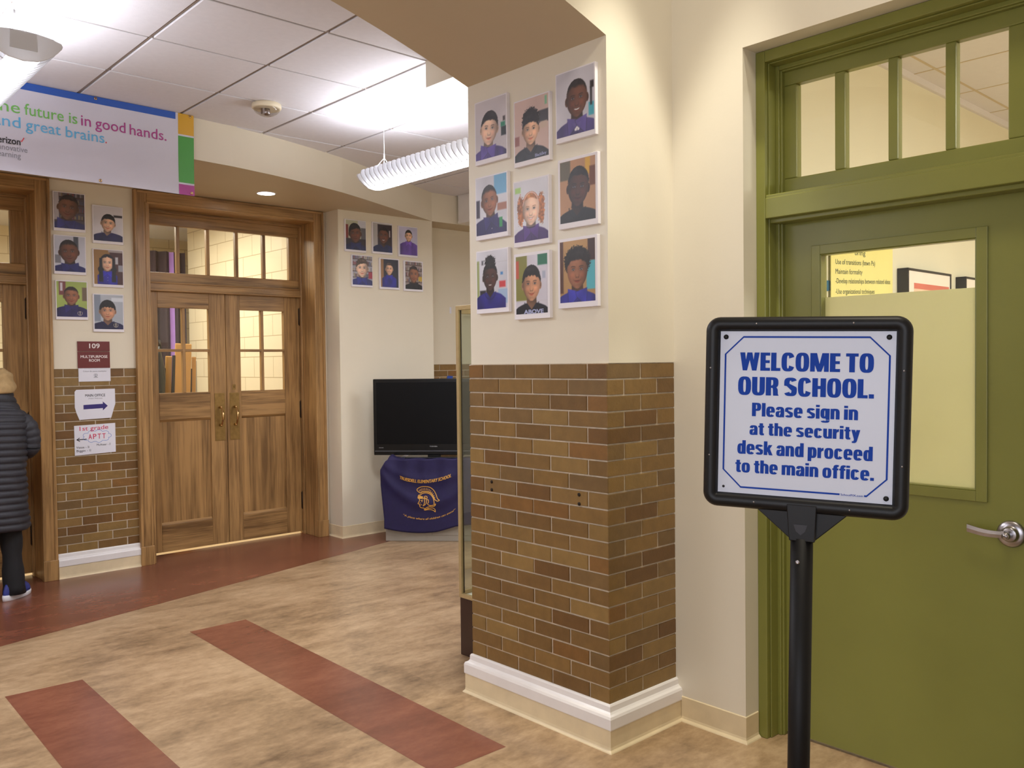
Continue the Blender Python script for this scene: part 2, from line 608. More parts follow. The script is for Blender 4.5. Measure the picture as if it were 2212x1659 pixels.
# ------------------------------------------------------------------ materials
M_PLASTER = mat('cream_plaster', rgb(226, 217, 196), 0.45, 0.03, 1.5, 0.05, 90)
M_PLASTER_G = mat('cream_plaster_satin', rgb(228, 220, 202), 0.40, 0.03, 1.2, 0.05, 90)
M_ARCH = mat('shaded_cream_and_tee', rgb(196, 180, 152), 0.55, 0.02, 2.0, 0.04, 90)  # cream plaster made darker: soffit shade held in the colour; classroom tees too
M_TILE = mat('ceiling_tile', rgb(220, 218, 224), 0.9, 0.02, 30, 0.12, 160)
M_TEE = mat('ceiling_tee', rgb(150, 138, 130), 0.6)
M_WHITE = mat('white_gloss_paint', rgb(236, 232, 230), 0.3, 0.03, 8, 0.05, 60)
M_COVE = mat('cream_vinyl', rgb(222, 204, 168), 0.45, 0.08, 9, 0.05, 60)
M_BRICK = mat('glazed_brick', rgb(150, 110, 66), 0.40, 0.10, 22, 0.25, 70, attr='tone')
M_MORTAR = mat('mortar', rgb(192, 178, 158), 0.9, 0.15, 30, 0.3, 120)
M_OAKV = wood('oak_upright', 'z', rgb(106, 76, 42), rgb(172, 133, 83))
M_OAKH = wood('oak_level', 'x', rgb(106, 76, 42), rgb(172, 133, 83))
M_OAKP = wood('oak_panel', 'z', rgb(110, 80, 44), rgb(174, 134, 83), 0.55)
M_FLOOR = vct('beige_vinyl_tile', rgb(112, 89, 65), rgb(160, 132, 100), rgb(190, 162, 128), 0.28, 3.1)
M_RED = vct('red_vinyl_tile', rgb(104, 62, 46), rgb(120, 72, 54), rgb(134, 84, 63), 0.26, 8.3)
M_GREEN = mat('green_gloss_paint', rgb(126, 127, 60), 0.30, 0.05, 3, 0.05, 50)
M_BLACK = mat('black_plastic', rgb(17, 17, 20), 0.42, 0.05, 20, spec=0.35)
M_BLACKM = mat('black_powder_coat', rgb(13, 13, 15), 0.5, 0.05, 20, spec=0.3)
M_SIGN = mat('white_sign_board', rgb(216, 222, 240), 0.35, 0.01, 5)
M_BLUE = mat('sign_blue_ink', rgb(18, 66, 172), 0.6, spec=0.2)
M_STEEL = mat('brushed_steel', rgb(176, 172, 176), 0.28, 0.08, 40, metal=1.0)
M_BRASS = mat('aged_brass', rgb(150, 122, 74), 0.38, 0.2, 25, metal=0.85)
M_BRASSP = mat('polished_brass', rgb(206, 170, 118), 0.22, metal=1.0)
M_IRON = mat('dark_iron', rgb(48, 38, 32), 0.5, metal=0.6)
M_GLASS = glass('clear_glass', (0.96, 0.97, 0.95, 1), 0.10)
M_GLASSW = glass('case_glass', (0.90, 0.92, 0.88, 1), 0.12)
M_PAPER = mat('white_paper', rgb(228, 228, 238), 0.8, 0.02, 6)
M_INK = mat('black_ink', rgb(30, 28, 34), 0.7)
M_GREY = mat('grey_ink', rgb(130, 130, 140), 0.7)
M_MAROON = mat('maroon_plate', rgb(104, 36, 36), 0.45, 0.03, 8)
M_WHITEINK = mat('white_lettering', rgb(236, 230, 228), 0.5)
M_PINK = mat('red_marker', rgb(200, 60, 92), 0.7)
M_NAVY = mat('navy_ink', rgb(52, 42, 112), 0.7)
M_BLUEM = mat('blue_marker', rgb(110, 140, 206), 0.7)
M_PANEL = mat('white_foam_board', rgb(236, 232, 238), 0.5, 0.01, 6)
M_PRINT = mat('photo_print', (1, 1, 1, 1), 0.42, attr='ink')
M_GOLD = mat('gold_anodised_frame', rgb(182, 160, 116), 0.4, 0.05, 30, metal=0.25)
M_DKBROWN = mat('dark_brown_laminate', rgb(52, 32, 26), 0.4, 0.08, 12)
M_LAMP = mat('white_enamel', rgb(236, 236, 238), 0.35, trans=0.25)
M_DIFF = mat('lamp_diffuser', rgb(240, 240, 244), 0.4, emit=(0.93, 0.95, 1, 1), estr=2.5)
M_BLADE = mat('louvre_plastic', rgb(206, 206, 210), 0.4, trans=0.12)
M_TUBE = mat('lamp_tube', (1, 1, 1, 1), 0.4, emit=(0.95, 0.96, 1, 1), estr=22.0)
M_DISC = mat('downlight_lens', (1, 1, 1, 1), 0.4, emit=(0.95, 0.97, 1, 1), estr=28.0)

# ------------------------------------------------------------------ setting: floor
mb = MB()
mb.box(-2.7, 8.2, -3.1, 6.99, -0.10, 0.0, 0)
mb.box(-2.7, 8.2, 6.99, 11.2, -0.10, -0.0015, 2)
e = 0.0006
mb.poly([(1.94, 4.836, e), (1.904, 2.505, e), (2.239, 2.500, e), (2.275, 4.836, e)], 1)
mb.poly([(0.938, 4.478, e), (0.898, 2.20, e), (1.226, 2.20, e), (1.264, 4.461, e)], 1)
mb.poly([(-2.6, 4.60, e), (1.095, 5.307, e), (2.303, 5.611, e), (4.118, 6.092, e), (5.6, 6.48, e), (5.6, 6.985, e), (-2.6, 6.985, e)], 1)
mb.flat = True
M_ROOMFLOOR = mat('pale_room_floor', rgb(214, 190, 148), 0.35, 0.05, 5)
floor = mb.build('floor', [M_FLOOR, M_RED, M_ROOMFLOOR], kind='structure')

# ------------------------------------------------------------------ setting: lobby ceiling with lay-in tiles
mb = MB()
mb.box(-2.7, 8.2, 2.8, 7.1, 3.115, 3.2, 1)
gx, gy = 0.6105, 0.615
for i in range(-7, 11):
    for j in range(-2, 6):
        x0 = 1.600 + gx * i
        y0 = 3.700 + gy * j
        g = 0.011
        xa, xb, ya, yb = x0 + g, x0 + gx - g, y0 + 0.008, y0 + gy - 0.008
        if xb < -2.6 or xa > 8.1 or ya > 7.0 or yb < 2.9:
            continue
        mb.box(xa, xb, ya, yb, 3.1, 3.114, 0)
for i in range(-6, 11):
    x0 = 1.600 + gx * i
    mb.box(x0 - 0.0075, x0 + 0.0075, 2.9, 7.0, 3.106, 3.1155, 1)
for j in range(-1, 6):
    y0 = 3.700 + gy * j
    mb.box(-2.6, 8.1, y0 - 0.0055, y0 + 0.0055, 3.104, 3.1155, 2)
ceiling = mb.build('ceiling', [M_TILE, M_TEE, M_TEE], kind='structure', bevel=0.002, seg=1)

# curved header face and soffit over the oak doors
hp = [(-2.6, 5.96), (-1.6, 5.70), (-0.6, 5.54), (0.2, 5.475), (0.9, 5.465), (1.3, 5.470), (1.7, 5.482), (2.0, 5.492), (2.293, 5.510), (2.58, 5.545), (2.9, 5.617), (3.1, 5.675), (3.306, 5.740), (3.605, 5.846), (3.9, 5.980), (4.211, 6.132), (4.637, 6.338), (4.97, 6.500), (7.9, 6.500)]
mb = MB()
n = len(hp)
back = [(x, 7.05) for x, y in hp]
for i in range(n - 1):
    a, b = hp[i], hp[i + 1]
    mb.add([(a[0], a[1], 2.833), (b[0], b[1], 2.833), (b[0], b[1], 3.112), (a[0], a[1], 3.112)], [(0, 1, 2, 3)], 0, 4 <= i < n - 2)
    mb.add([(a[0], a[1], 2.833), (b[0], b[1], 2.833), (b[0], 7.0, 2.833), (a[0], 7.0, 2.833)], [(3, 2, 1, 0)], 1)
    mb.add([(b[0], 7.0, 3.112), (a[0], 7.0, 3.112), (a[0], 7.0, 2.833), (b[0], 7.0, 2.833)], [(0, 1, 2, 3)], 0)
mb.flat = True
soffit = mb.build('ceiling_soffit', [M_PLASTER, M_ARCH], kind='structure')
# bulkheads under the ceiling
mb = MB()
mb.box(2.81, 8.1, 3.03, 3.711, 2.962, 3.108)
mb.build('trim_1', M_PLASTER, kind='structure')
mb = MB()
mb.box(5.268, 8.1, 4.2, 6.475, 2.836, 3.108)
mb.box(5.262, 5.268, 4.2, 6.475, 2.836, 2.858)
mb.build('trim_2', M_WHITE, kind='structure')


# ------------------------------------------------------------------ brickwork
BR_TONES = [rgb(120, 91, 50), rgb(128, 98, 53), rgb(113, 84, 46), rgb(134, 106, 60), rgb(122, 93, 51), rgb(124, 88, 45), rgb(116, 90, 54), rgb(130, 101, 57), rgb(108, 77, 41)]


def brick_face(mb, o, ex, en, length, z0, z1, courses, pitch, off_a, off_b, rnd, mort=0.007, skip=None):
    """one face of brickwork: o lower corner, ex along the wall, en outward; bricks stand proud of the mortar"""
    o, ex, en = Vector(o), Vector(ex), Vector(en)
    h = (z1 - z0) / courses
    for k in range(courses):
        row = courses - 1 - k          # rows counted from the top
        off = off_a if row % 2 == 0 else off_b
        cuts = [0.0]
        p = off
        while p < length - 0.012:
            if p > 0.012:
                cuts.append(p)
            p += pitch
        cuts.append(length)
        for a, b in zip(cuts[:-1], cuts[1:]):
            a2 = a + (mort / 2 if a > 0 else 0) + rnd.uniform(-0.0008, 0.0008) * (a > 0)
            b2 = b - (mort / 2 if b < length else 0) + rnd.uniform(-0.0008, 0.0008) * (b < length)
            za = z0 + k * h + mort / 2 * 0.8
            zb = z0 + (k + 1) * h - mort / 2 * 0.8 + rnd.uniform(-0.0006, 0.0006)
            c = rnd.choice(BR_TONES)
            f = rnd.uniform(0.93, 1.07)
            c = (c[0] * f, c[1] * f, c[2] * f, 1)
            P = lambda s, z, d: o + ex * s + en * d + Vector((0, 0, z))
            d = 0.004 + rnd.uniform(-0.0007, 0.0007)
            q = 0.0016
            v = [P(a2, za, 0), P(b2, za, 0), P(b2, zb, 0), P(a2, zb, 0), P(a2 + q, za + q, d), P(b2 - q, za + q, d), P(b2 - q, zb - q, d), P(a2 + q, zb - q, d)]
            mb.add(v, [(4, 5, 6, 7), (0, 1, 5, 4), (1, 2, 6, 5), (2, 3, 7, 6), (3, 0, 4, 7)], 1, False, c)


rnd = random.Random(11)
# ------------------------------------------------------------------ pier + arch
XA, SPR, AR = 0.1, 2.744, 7.64
zc = SPR - math.sqrt(AR ** 2 - 2.43 ** 2)


def arch_z(x):
    return zc + math.sqrt(AR ** 2 - (x - XA) ** 2)


mb = MB()
mb.box(2.530, 2.94, 2.206, 3.030, 1.495, SPR + 0.0, 0)                         # plastered pier
mb.box(2.522, 2.94, 2.210, 3.030, 0.0, 1.495, 2)                              # brick core
brick_face(mb, (2.522, 2.206, 0), (0, 1, 0), (-1, 0, 0), 0.826, 0.170, 1.495, 21, 0.2083, 0.104, 0.2083, rnd)
brick_face(mb, (2.518, 2.210, 0), (1, 0, 0), (0, -1, 0), 0.422, 0.170, 1.495, 21, 0.2055, 0.2055, 0.1025, rnd)
NA = 40
xs = [-2.33 + (2.53 + 2.33) * i / NA for i in range(NA + 1)]
pts = [(x, arch_z(x)) for x in xs] + [(2.94, SPR), (2.94, 4.3), (-2.75, 4.3), (-2.75, 0.0), (-2.33, 0.0)]
fr = [Vector((p[0], 2.206, p[1])) for p in pts]
bk = [Vector((p[0], 3.030, p[1])) for p in pts]
N_ = len(pts)
top = 4.3
for i in range(NA):
    a, b = pts[i], pts[i + 1]
    mb.add([(a[0], 2.206, a[1]), (b[0], 2.206, b[1]), (b[0], 2.206, top), (a[0], 2.206, top)], [(0, 1, 2, 3)], 0)
    mb.add([(a[0], 3.030, a[1]), (b[0], 3.030, b[1]), (b[0], 3.030, top), (a[0], 3.030, top)], [(3, 2, 1, 0)], 0)
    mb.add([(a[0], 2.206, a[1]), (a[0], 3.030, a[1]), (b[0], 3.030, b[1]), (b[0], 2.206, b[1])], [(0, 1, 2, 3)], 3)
mb.box(2.530, 3.2, 2.206, 3.030, SPR, 3.7, 0)
mb.box(2.94, 8.1, 2.30, 3.030, 0, 4.3, 0)
mb.box(-2.75, -2.33, 2.206, 3.030, 0, 4.3, 0)
wall_arch = mb.build('wall_arch', [M_PLASTER_G, M_BRICK, M_MORTAR, M_ARCH], kind='structure')


# moulded baseboards ------------------------------------------------------------
def molding(mb, path, prof_white, prof_cream, closed=False):
    """sweep wall-base profiles (out, z) along path of (x, y, nx, ny) mitre stations"""
    for prof, mi in ((prof_cream, 1), (prof_white, 0)):
        if not prof:
            continue
        rings = [[Vector((x + nx * d, y + ny * d, z)) for d, z in prof] for x, y, nx, ny in path]
        n_ = len(prof)
        v = [p for r in rings for p in r]
        f = []
        for k in range(len(rings) - 1):
            for i in range(n_ - 1):
                f.append((k * n_ + i, (k + 1) * n_ + i, (k + 1) * n_ + i + 1, k * n_ + i + 1))
        f.append(tuple(range(n_)))
        f.append(tuple((len(rings) - 1) * n_ + i for i in range(n_))[::-1])
        mb.add(v, f, mi)


PW = [(0.0, 0.086), (0.030, 0.086), (0.031, 0.090), (0.031, 0.128), (0.027, 0.137), (0.017, 0.141), (0.011, 0.148), (0.010, 0.168), (0.006, 0.174), (0.0, 0.175)]
PC = [(0.0, 0.0), (0.038, 0.0), (0.036, 0.004), (0.029, 0.010), (0.027, 0.02), (0.027, 0.085), (0.0, 0.088)]
mb = MB()
molding(mb, [(2.518, 3.030, -1, 0.9), (2.518, 2.206, -1, -1), (2.94, 2.206, 0, -1)], PW, PC)
mb.build('baseboard_pier', [M_WHITE, M_COVE], kind='structure')
PC2 = [(0.0, 0.0), (0.016, 0.0), (0.014, 0.004), (0.006, 0.011), (0.004, 0.02), (0.004, 0.100), (0.0, 0.103)]
mb = MB()
molding(mb, [(2.94, 2.176, -1, 0), (2.94, 1.872, -1, -1), (3.026, 1.872, 0, -1)], None, PC2)
mb.build('baseboard_east', [M_WHITE, M_COVE], kind='structure')

# ------------------------------------------------------------------ wall with the green door
mb = MB()
mb.box(2.94, 3.20, 1.872, 2.30, 0, 4.3)
mb.box(2.94, 3.20, 0.838, 1.872, 2.701, 4.3)
mb.box(2.94, 3.20, -3.1, 0.838, 0, 4.3)
wall_east = mb.build('wall_east', M_PLASTER_G, kind='structure')

# green door set
gd = thing('door_1', 'green painted classroom door and frame with four transom panes', 'door', (3.08, 1.375, 0), kind='structure')
mb = MB()


def u_frame(mb, xa, xb, y_out, y_in, z_out, z_in, yr_in, yr_out, mi=0):
    mb.box(xa, xb, y_in, y_out, 0, z_out, mi)
    mb.box(xa, xb, yr_out, yr_in, 0, z_out, mi)
    mb.box(xa, xb, yr_in, y_in, z_in, z_out, mi)


u_frame(mb, 3.030, 3.19, 1.872, 1.832, 2.700, 2.656, 0.878, 0.838)
u_frame(mb, 3.052, 3.19, 1.832, 1.826, 2.656, 2.650, 0.884, 0.878)
u_frame(mb, 3.100, 3.125, 1.828, 1.812, 2.652, 2.634, 0.898, 0.882)
u_frame(mb, 3.110, 3.135, 1.814, 1.804, 2.636, 2.628, 0.906, 0.896)
mb.box(3.030, 3.19, 0.878, 1.832, 2.050, 2.130)
mb.box(3.034, 3.19, 0.878, 1.832, 2.126, 2.142)
mb.box(3.060, 3.19, 0.878, 1.832, 2.034, 2.052)
mb.build('door_frame', M_GREEN, gd, bevel=0.003)
# transom sash
mb = MB()
ys = [(1.754, 1.597), (1.557, 1.395), (1.360, 1.198), (1.163, 1.001)]
zt0, zt1 = 2.212, 2.576
mb.box(3.13, 3.17, 0.9, 1.812, 2.142, zt0)
mb.box(3.13, 3.17, 0.9, 1.812, zt1, 2.64)
edges = [1.812] + [y for p in ys for y in p] + [0.9]
for a, b in zip(edges[0::2], edges[1::2]):
    mb.box(3.13, 3.17, b, a, zt0, zt1)
sash = mb.build('transom_sash', M_GREEN, gd, bevel=0.004)
mb = MB()
for a, b in ys:
    mb.box(3.148, 3.150, b - 0.004, a + 0.004, zt0 - 0.004, zt1 + 0.004)
mb.build('transom_glazing', M_GLASS, gd)
# door leaf
mb = MB()
gy0, gy1, gz0, gz1 = 1.096, 1.654, 1.050, 1.901
mb.box(3.13, 3.175, gy1, 1.826, 0.012, 2.034)
mb.box(3.13, 3.175, 0.884, gy0, 0.012, 2.034)
mb.box(3.13, 3.175, gy0, gy1, 0.012, gz0)
mb.box(3.13, 3.175, gy0, gy1, gz1, 2.034)
mb.build('door_leaf', M_GREEN, gd)
mb = MB()
w = 0.036
for (a, b, c, d) in ((gy1, gy1 + w, gz0 - w, gz1 + w), (gy0 - w, gy0, gz0 - w, gz1 + w), (gy0, gy1, gz1, gz1 + w), (gy0, gy1, gz0 - w, gz0)):
    mb.box(3.122, 3.135, a, b, c, d)
    mb.box(3.126, 3.150, a - 0.001 if a == gy0 else a, b, c, d) if False else None
for (a, b, c, d) in ((gy1 - 0.004, gy1, gz0, gz1), (gy0, gy0 + 0.004, gz0, gz1), (gy0, gy1, gz1 - 0.004, gz1), (gy0, gy1, gz0, gz0 + 0.004)):
    mb.box(3.124, 3.158, a, b, c, d)
mb.build('vision_panel_frame', M_GREEN, gd, bevel=0.003)
mb = MB()
mb.box(3.156, 3.159, gy0 - 0.004, gy1 + 0.004, gz0 - 0.004, gz1 + 0.004)
mb.build('vision_pane', M_GLASS, gd)
# lever handle
YL, ZL = 0.988, 0.918
mb = MB()
mb.lathe([(0.0, 0.0), (0.044, 0.0), (0.044, 0.004), (0.040, 0.009), (0.030, 0.011), (0.024, 0.013), (0.0235, 0.022), (0.019, 0.024), (0.0, 0.024)], (3.130, YL, ZL), (-1, 0, 0), 36)
rose = mb.build('handle_rose', M_STEEL, gd)
mb = MB()
mb.lathe([(0.0, 0.02), (0.0125, 0.02), (0.0125, 0.058), (0.011, 0.062), (0.0, 0.062)], (3.130, YL, ZL), (-1, 0, 0), 24)
rings = []
for k in range(15):
    t = k / 14
    y = YL + 0.005 + 0.118 * t
    z = ZL + 0.004 + 0.006 * math.sin(t * math.pi * 0.5) - 0.003 * math.sin(t * math.pi) * 2
    hh = 0.0105 + 0.002 * t
    x = 3.130 - 0.052 + 0.012 * t * t
    rings.append([(x - 0.004, y, z - hh), (x - 0.0055, y, z), (x - 0.004, y, z + hh), (x + 0.003, y, z + hh), (x + 0.003, y, z - hh)])
mb.loft(rings, 0, True, False)
lever = mb.build('lever_handle', M_STEEL, gd)
mb = MB()
mb.lathe([(0.0, 0.0), (0.0085, 0.0), (0.008, 0.002), (0.0, 0.002)], (3.130 - 0.062, YL, ZL), (-1, 0, 0), 20)
mb.box(3.0655, 3.0665, YL - 0.0045, YL + 0.0045, ZL - 0.001, ZL + 0.001, 1)
mb.build('key_cylinder', [M_STEEL, M_IRON], lever)
# yellowish paper fixed on the classroom side of the door glass
M_SHADE = mat('yellow_paper', rgb(240, 238, 204), 0.8, 0.03, 7, trans=0.5)
mb = MB()
mb.box(3.161, 3.1622, gy0 - 0.01, gy1 + 0.01, gz0 - 0.01, 1.738)
tag(mb.build('window_paper', M_SHADE), 'pale yellow paper covering the lower green door glass', 'paper')

# ------------------------------------------------------------------ classroom behind the green door
M_CLASS = mat('classroom_paint', rgb(228, 226, 206), 0.6, 0.02, 2)
mb = MB()
mb.box(3.20, 8.1, 2.20, 2.30, -0.0, 3.2)
mb.build('wall_classroom_north', M_CLASS, kind='structure')
mb = MB()
mb.box(8.1, 8.2, -3.1, 7.2, 0, 4.3)
mb.build('wall_far_east', M_PLASTER, kind='structure')
mb = MB()
mb.box(3.20, 8.1, -3.1, 2.2, 3.170, 3.25, 0)
for j in range(9):
    mb.box(3.2, 8.1, 2.05 - 0.61 * j, 2.065 - 0.61 * j, 3.1675, 3.1705, 1)
for i in range(8):
    mb.box(3.4 + 0.61 * i, 3.412 + 0.61 * i, -3.0, 2.2, 3.1678, 3.1705, 1)
mb.box(3.2, 8.1, 2.178, 2.2, 3.13, 3.170, 0)
mb.build('ceiling_classroom', [M_TILE, M_ARCH], kind='structure')
# chart paper with handwriting
M_CHART = mat('yellow_chart_paper', rgb(236, 230, 150), 0.7, 0.02, 5)
M_GREENINK = mat('dark_green_marker', rgb(48, 76, 62), 0.7)
ch = MB()
for k in range(4):
    ch.box(4.275 - 0.012 * k, 4.985 - 0.012 * k, 2.196 - 0.004 * k, 2.1995 - 0.004 * k, 1.25, 2.22 + 0.004 * k)
chart = tag(ch.build('chart_paper', M_CHART), 'yellow chart paper with green handwriting on the classroom wall', 'chart')
mb = MB()
CH = lambda x, y: (x, 2.183, y + (x - 4.28) * 0.045)
for s, x1, z in (('Use of transitions (btwn Ps)', 4.735, 1.992), ('Maintain formality', 4.585, 1.942), ('-Develop relationships between related ideas', 4.925, 1.893), ('-Use organizational techniques', 4.73, 1.838), ('bring', 4.62, 2.045)):
    words('handwritten_word', M_GREENINK, chart, s, 4.285 if s != 'bring' else 4.5, x1, z, 0.026, CH)
mb = MB()
mb.prism([(-0.07, 0), (0.0, 0.02), (0.05, 0.02), (0.03, -0.03), (-0.04, -0.04)], (4.225, 2.1995, 1.885), (1, 0, 0), (0, 0, 1), (0, -1, 0), 0.004)
tag(mb.build('paper_cutout', mat('blue_card', rgb(46, 104, 140), 0.7)), 'dark blue paper cutout left of the yellow chart', 'decoration')
M_PICT = mat('picture_paper', rgb(238, 232, 226), 0.6, 0.02, 8)
M_PICR = mat('picture_red', rgb(206, 112, 98), 0.6, 0.06, 8)
M_PICP = mat('picture_pink', rgb(232, 200, 176), 0.6, 0.06, 8)
for nm, x0, x1, lb in (('a', 5.05, 5.68, 'black framed picture with a red band beside the yellow chart'), ('b', 5.915, 6.5, 'black framed picture farthest from the yellow chart')):
    t = thing('framed_picture', lb, 'picture', ((x0 + x1) / 2, 2.19, 1.55), 'framed pictures in the classroom')
    mb = MB()
    z0, z1, fw = 1.55, 2.02, 0.014
    mb.box(x0, x0 + fw, 2.135, 2.199, z0, z1)
    mb.box(x1 - fw, x1, 2.135, 2.199, z0, z1)
    mb.box(x0, x1, 2.135, 2.199, z1 - fw, z1)
    mb.box(x0, x1, 2.135, 2.199, z0, z0 + fw)
    mb.build('picture_frame', M_BLACK, t, bevel=0.002)
    mb = MB()
    mb.box(x0 + fw, x1 - fw, 2.140, 2.190, z0 + fw, z1 - fw, 0)
    mb.box(x0 + 0.09, x1 - 0.03, 2.139, 2.141, z1 - 0.115, z1 - 0.082, 1)
    mb.box(x0 + 0.09, x1 - 0.03, 2.139, 2.141, z0 + 0.06, z1 - 0.115, 2)
    mb.build('picture_mount', [M_PICT, M_PICR, M_PICP], t)

# ------------------------------------------------------------------ oak door wall
mb = MB()
mb.box(1.757, 2.330, 6.724, 6.99, 1.494, 2.84, 0)
mb.box(1.757, 2.330, 6.728, 6.99, 0.0, 1.494, 2)
brick_face(mb, (1.757, 6.728, 0), (1, 0, 0), (0, -1, 0), 0.573, 0.170, 1.494, 21, 0.2083, 0.071, 0.175, rnd)
mb.box(-2.6, 0.157, 6.72, 6.99, 0.0, 2.84, 0)
mb.box(3.93, 3.99, 6.72, 7.25, 0.0, 2.84, 0)
mb.box(-2.6, 4.0, 6.99, 7.05, 2.72, 3.6, 0)
mb.box(-2.6, 4.0, 6.80, 6.99, 2.83, 3.2, 0)
wall_north = mb.build('wall_north', [M_PLASTER, M_BRICK, M_MORTAR], kind='structure')
mb = MB()
mb.box(3.960, 4.970, 6.500, 7.05, 0.0, 2.84, 0)
mb.build('wall_photo_pier', M_PLASTER, kind='structure')
mb = MB()
mb.box(4.97, 8.1, 6.806, 7.05, 1.494, 2.84, 0)
mb.box(4.97, 8.1, 6.810, 7.05, 0.0, 1.494, 2)
brick_face(mb, (4.97, 6.810, 0), (1, 0, 0), (0, -1, 0), 2.6, 0.0, 1.494, 24, 0.2083, 0.10, 0.2, rnd)
mb.build('wall_alcove', [M_PLASTER, M_BRICK, M_MORTAR], kind='structure')
mb = MB()
molding(mb, [(1.757, 6.724, 0, -1), (2.330, 6.724, 0, -1)], PW, PC)
mb.build('baseboard_north', [M_WHITE, M_COVE], kind='structure')
mb = MB()
molding(mb, [(3.960, 6.72, -1, 0), (3.960, 6.500, -1, -1), (4.970, 6.500, 0, -1)], None, PC2)
mb.build('baseboard_photo_pier', [M_WHITE, M_COVE], kind='structure')


def oak_doors(dx, nm, label):
    d = thing(nm, label, 'door', (3.13 + dx, 6.84, 0), kind='structure')
    X = lambda a: a + dx
    # casing with stepped profile, jambs, plinths
    mb = MB()
    for xa, xb, inner in ((2.330, 2.425, 1), (3.835, 3.930, -1)):
        mb.box(X(xa), X(xb), 6.695, 6.73, 0.0, 2.830, 0)
        xo = (X(xa), X(xa + 0.02)) if inner == 1 else (X(xb - 0.02), X(xb))
        mb.box(xo[0], xo[1], 6.684, 6.70, 0.0, 2.830, 0)
        xi = (X(xb - 0.014), X(xb)) if inner == 1 else (X(xa), X(xa + 0.014))
        mb.box(xi[0], xi[1], 6.689, 6.70, 0.14, 2.745, 0)
        mb.box(X(xa) - 0.002, X(xb) + 0.002, 6.680, 6.73, 0.0, 0.145, 0)
        ja = (X(2.418), X(2.445)) if inner == 1 else (X(3.838), X(3.865))
        mb.box(ja[0], ja[1], 6.70, 7.02, 0.0, 2.745, 0)
        js = (X(2.445), X(2.462)) if inner == 1 else (X(3.826), X(3.840))
        mb.box(js[0], js[1], 6.915, 6.955, 0.0, 2.72, 0)
    mb.box(X(2.4251), X(3.8349), 6.695, 6.73, 2.738, 2.830, 1)
    mb.box(X(2.3502), X(3.9098), 6.6842, 6.694, 2.810, 2.830, 1)
    mb.box(X(2.425), X(3.835), 6.689, 6.70, 2.738, 2.752, 1)
    mb.box(X(2.418), X(3.865), 6.70, 7.02, 2.735, 2.76, 1)
    mb.box(X(2.445), X(3.840), 6.915, 6.955, 2.712, 2.738, 1)
    # transom bar
    mb.box(X(2.445), X(3.840), 6.935, 7.01, 2.1015, 2.172, 1)
    mb.box(X(2.445), X(3.840), 6.920, 6.959, 2.098, 2.114, 1)
    mb.box(X(2.445), X(3.840), 6.925, 7.01, 2.160, 2.172, 1)
    mb.build('door_casing', [M_OAKV, M_OAKH], d, bevel=0.004)
    # transom sash with five panes
    mb = MB()
    px = [(2.527, 2.749), (2.775, 2.997), (3.023, 3.245), (3.272, 3.492), (3.519, 3.739)]
    mb.box(X(2.450), X(3.838), 6.96, 7.0, 2.172, 2.250, 1)
    mb.box(X(2.450), X(3.838), 6.96, 7.0, 2.625, 2.738, 1)
    ee = [2.450] + [q for p in px for q in p] + [3.838]
    for a, b in zip(ee[0::2], ee[1::2]):
        mb.box(X(a), X(b), 6.96, 7.0, 2.250, 2.625, 0)
    mb.build('transom_sash', [M_OAKV, M_OAKH], d, bevel=0.004)
    mb = MB()
    for a, b in px:
        mb.box(X(a) - 0.004, X(b) + 0.004, 6.978, 6.981, 2.246, 2.629)
    mb.build('transom_glazing', M_GLASS, d)
    # leaves
    for (a, b, g0, g1, side) in ((2.462, 3.1445, 2.588, 3.005, 1), (3.1485, 3.828, 3.275, 3.681, -1)):
        mb = MB()
        z0, z1 = 0.022, 2.100
        ya, yb = 6.960, 7.004
        mb.box(X(a), X(g0), ya, yb, z0, z1, 0)
        mb.box(X(g1), X(b), ya, yb, z0, z1, 0)
        mb.box(X(g0), X(g1), ya, yb, 1.972, z1, 1)
        mb.box(X(g0), X(g1), ya, yb, 1.078, 1.290, 1)
        mb.box(X(g0), X(g1), ya, yb, z0, 0.238, 1)
        mid = (g0 + g1) / 2
        mb.box(X(mid) - 0.012, X(mid) + 0.012, ya + 0.004, yb, 1.290, 1.972, 0)
        mb.box(X(g0), X(g1), ya + 0.0052, yb - 0.001, 1.620, 1.642, 1)
        # sloped ledge over and under the sunk panel
        for zz, dz in ((1.078, -0.022), (0.238, 0.020)):
            mb.add([(X(g0), ya, zz), (X(g1), ya, zz), (X(g1), ya + 0.016, zz + dz), (X(g0), ya + 0.016, zz + dz), (X(g0), yb, zz), (X(g1), yb, zz)], [(0, 1, 2, 3), (3, 2, 5, 4), (0, 3, 4), (1, 5, 2)], 1)
        leaf = mb.build('door_leaf', [M_OAKV, M_OAKH], d, bevel=0.003)
        mb = MB()
        mb.box(X(g0) - 0.004, X(g1) + 0.004, ya + 0.014, yb - 0.012, 0.22, 1.09)
        mb.build('door_panel', M_OAKP, leaf)
        mb = MB()
        for ca, cb in ((g0, mid - 0.012), (mid + 0.012, g1)):
            for da, db in ((1.290, 1.620), (1.642, 1.972)):
                mb.box(X(ca) - 0.003, X(cb) + 0.003, 6.982, 6.985, da - 0.003, db + 0.003)
        mb.build('door_glazing', M_GLASS, leaf)
        # brass pull
        pa, pb = (3.040, 3.127) if side == 1 else (3.170, 3.254)
        mb = MB()
        mb.box(X(pa), X(pb), 6.956, 6.961, 0.881, 1.277)
        for sx in (pa + 0.008, pb - 0.008):
            for sz in (0.895, 1.263):
                mb.lathe([(0.0, 0.0), (0.004, 0.0), (0.003, 0.002), (0, 0.002)], (X(sx), 6.956, sz), (0, -1, 0), 10)
        mb.build('pull_plate', M_BRASS, leaf, bevel=0.001)
        hx = X((pa + pb) / 2)
        mb = MB()
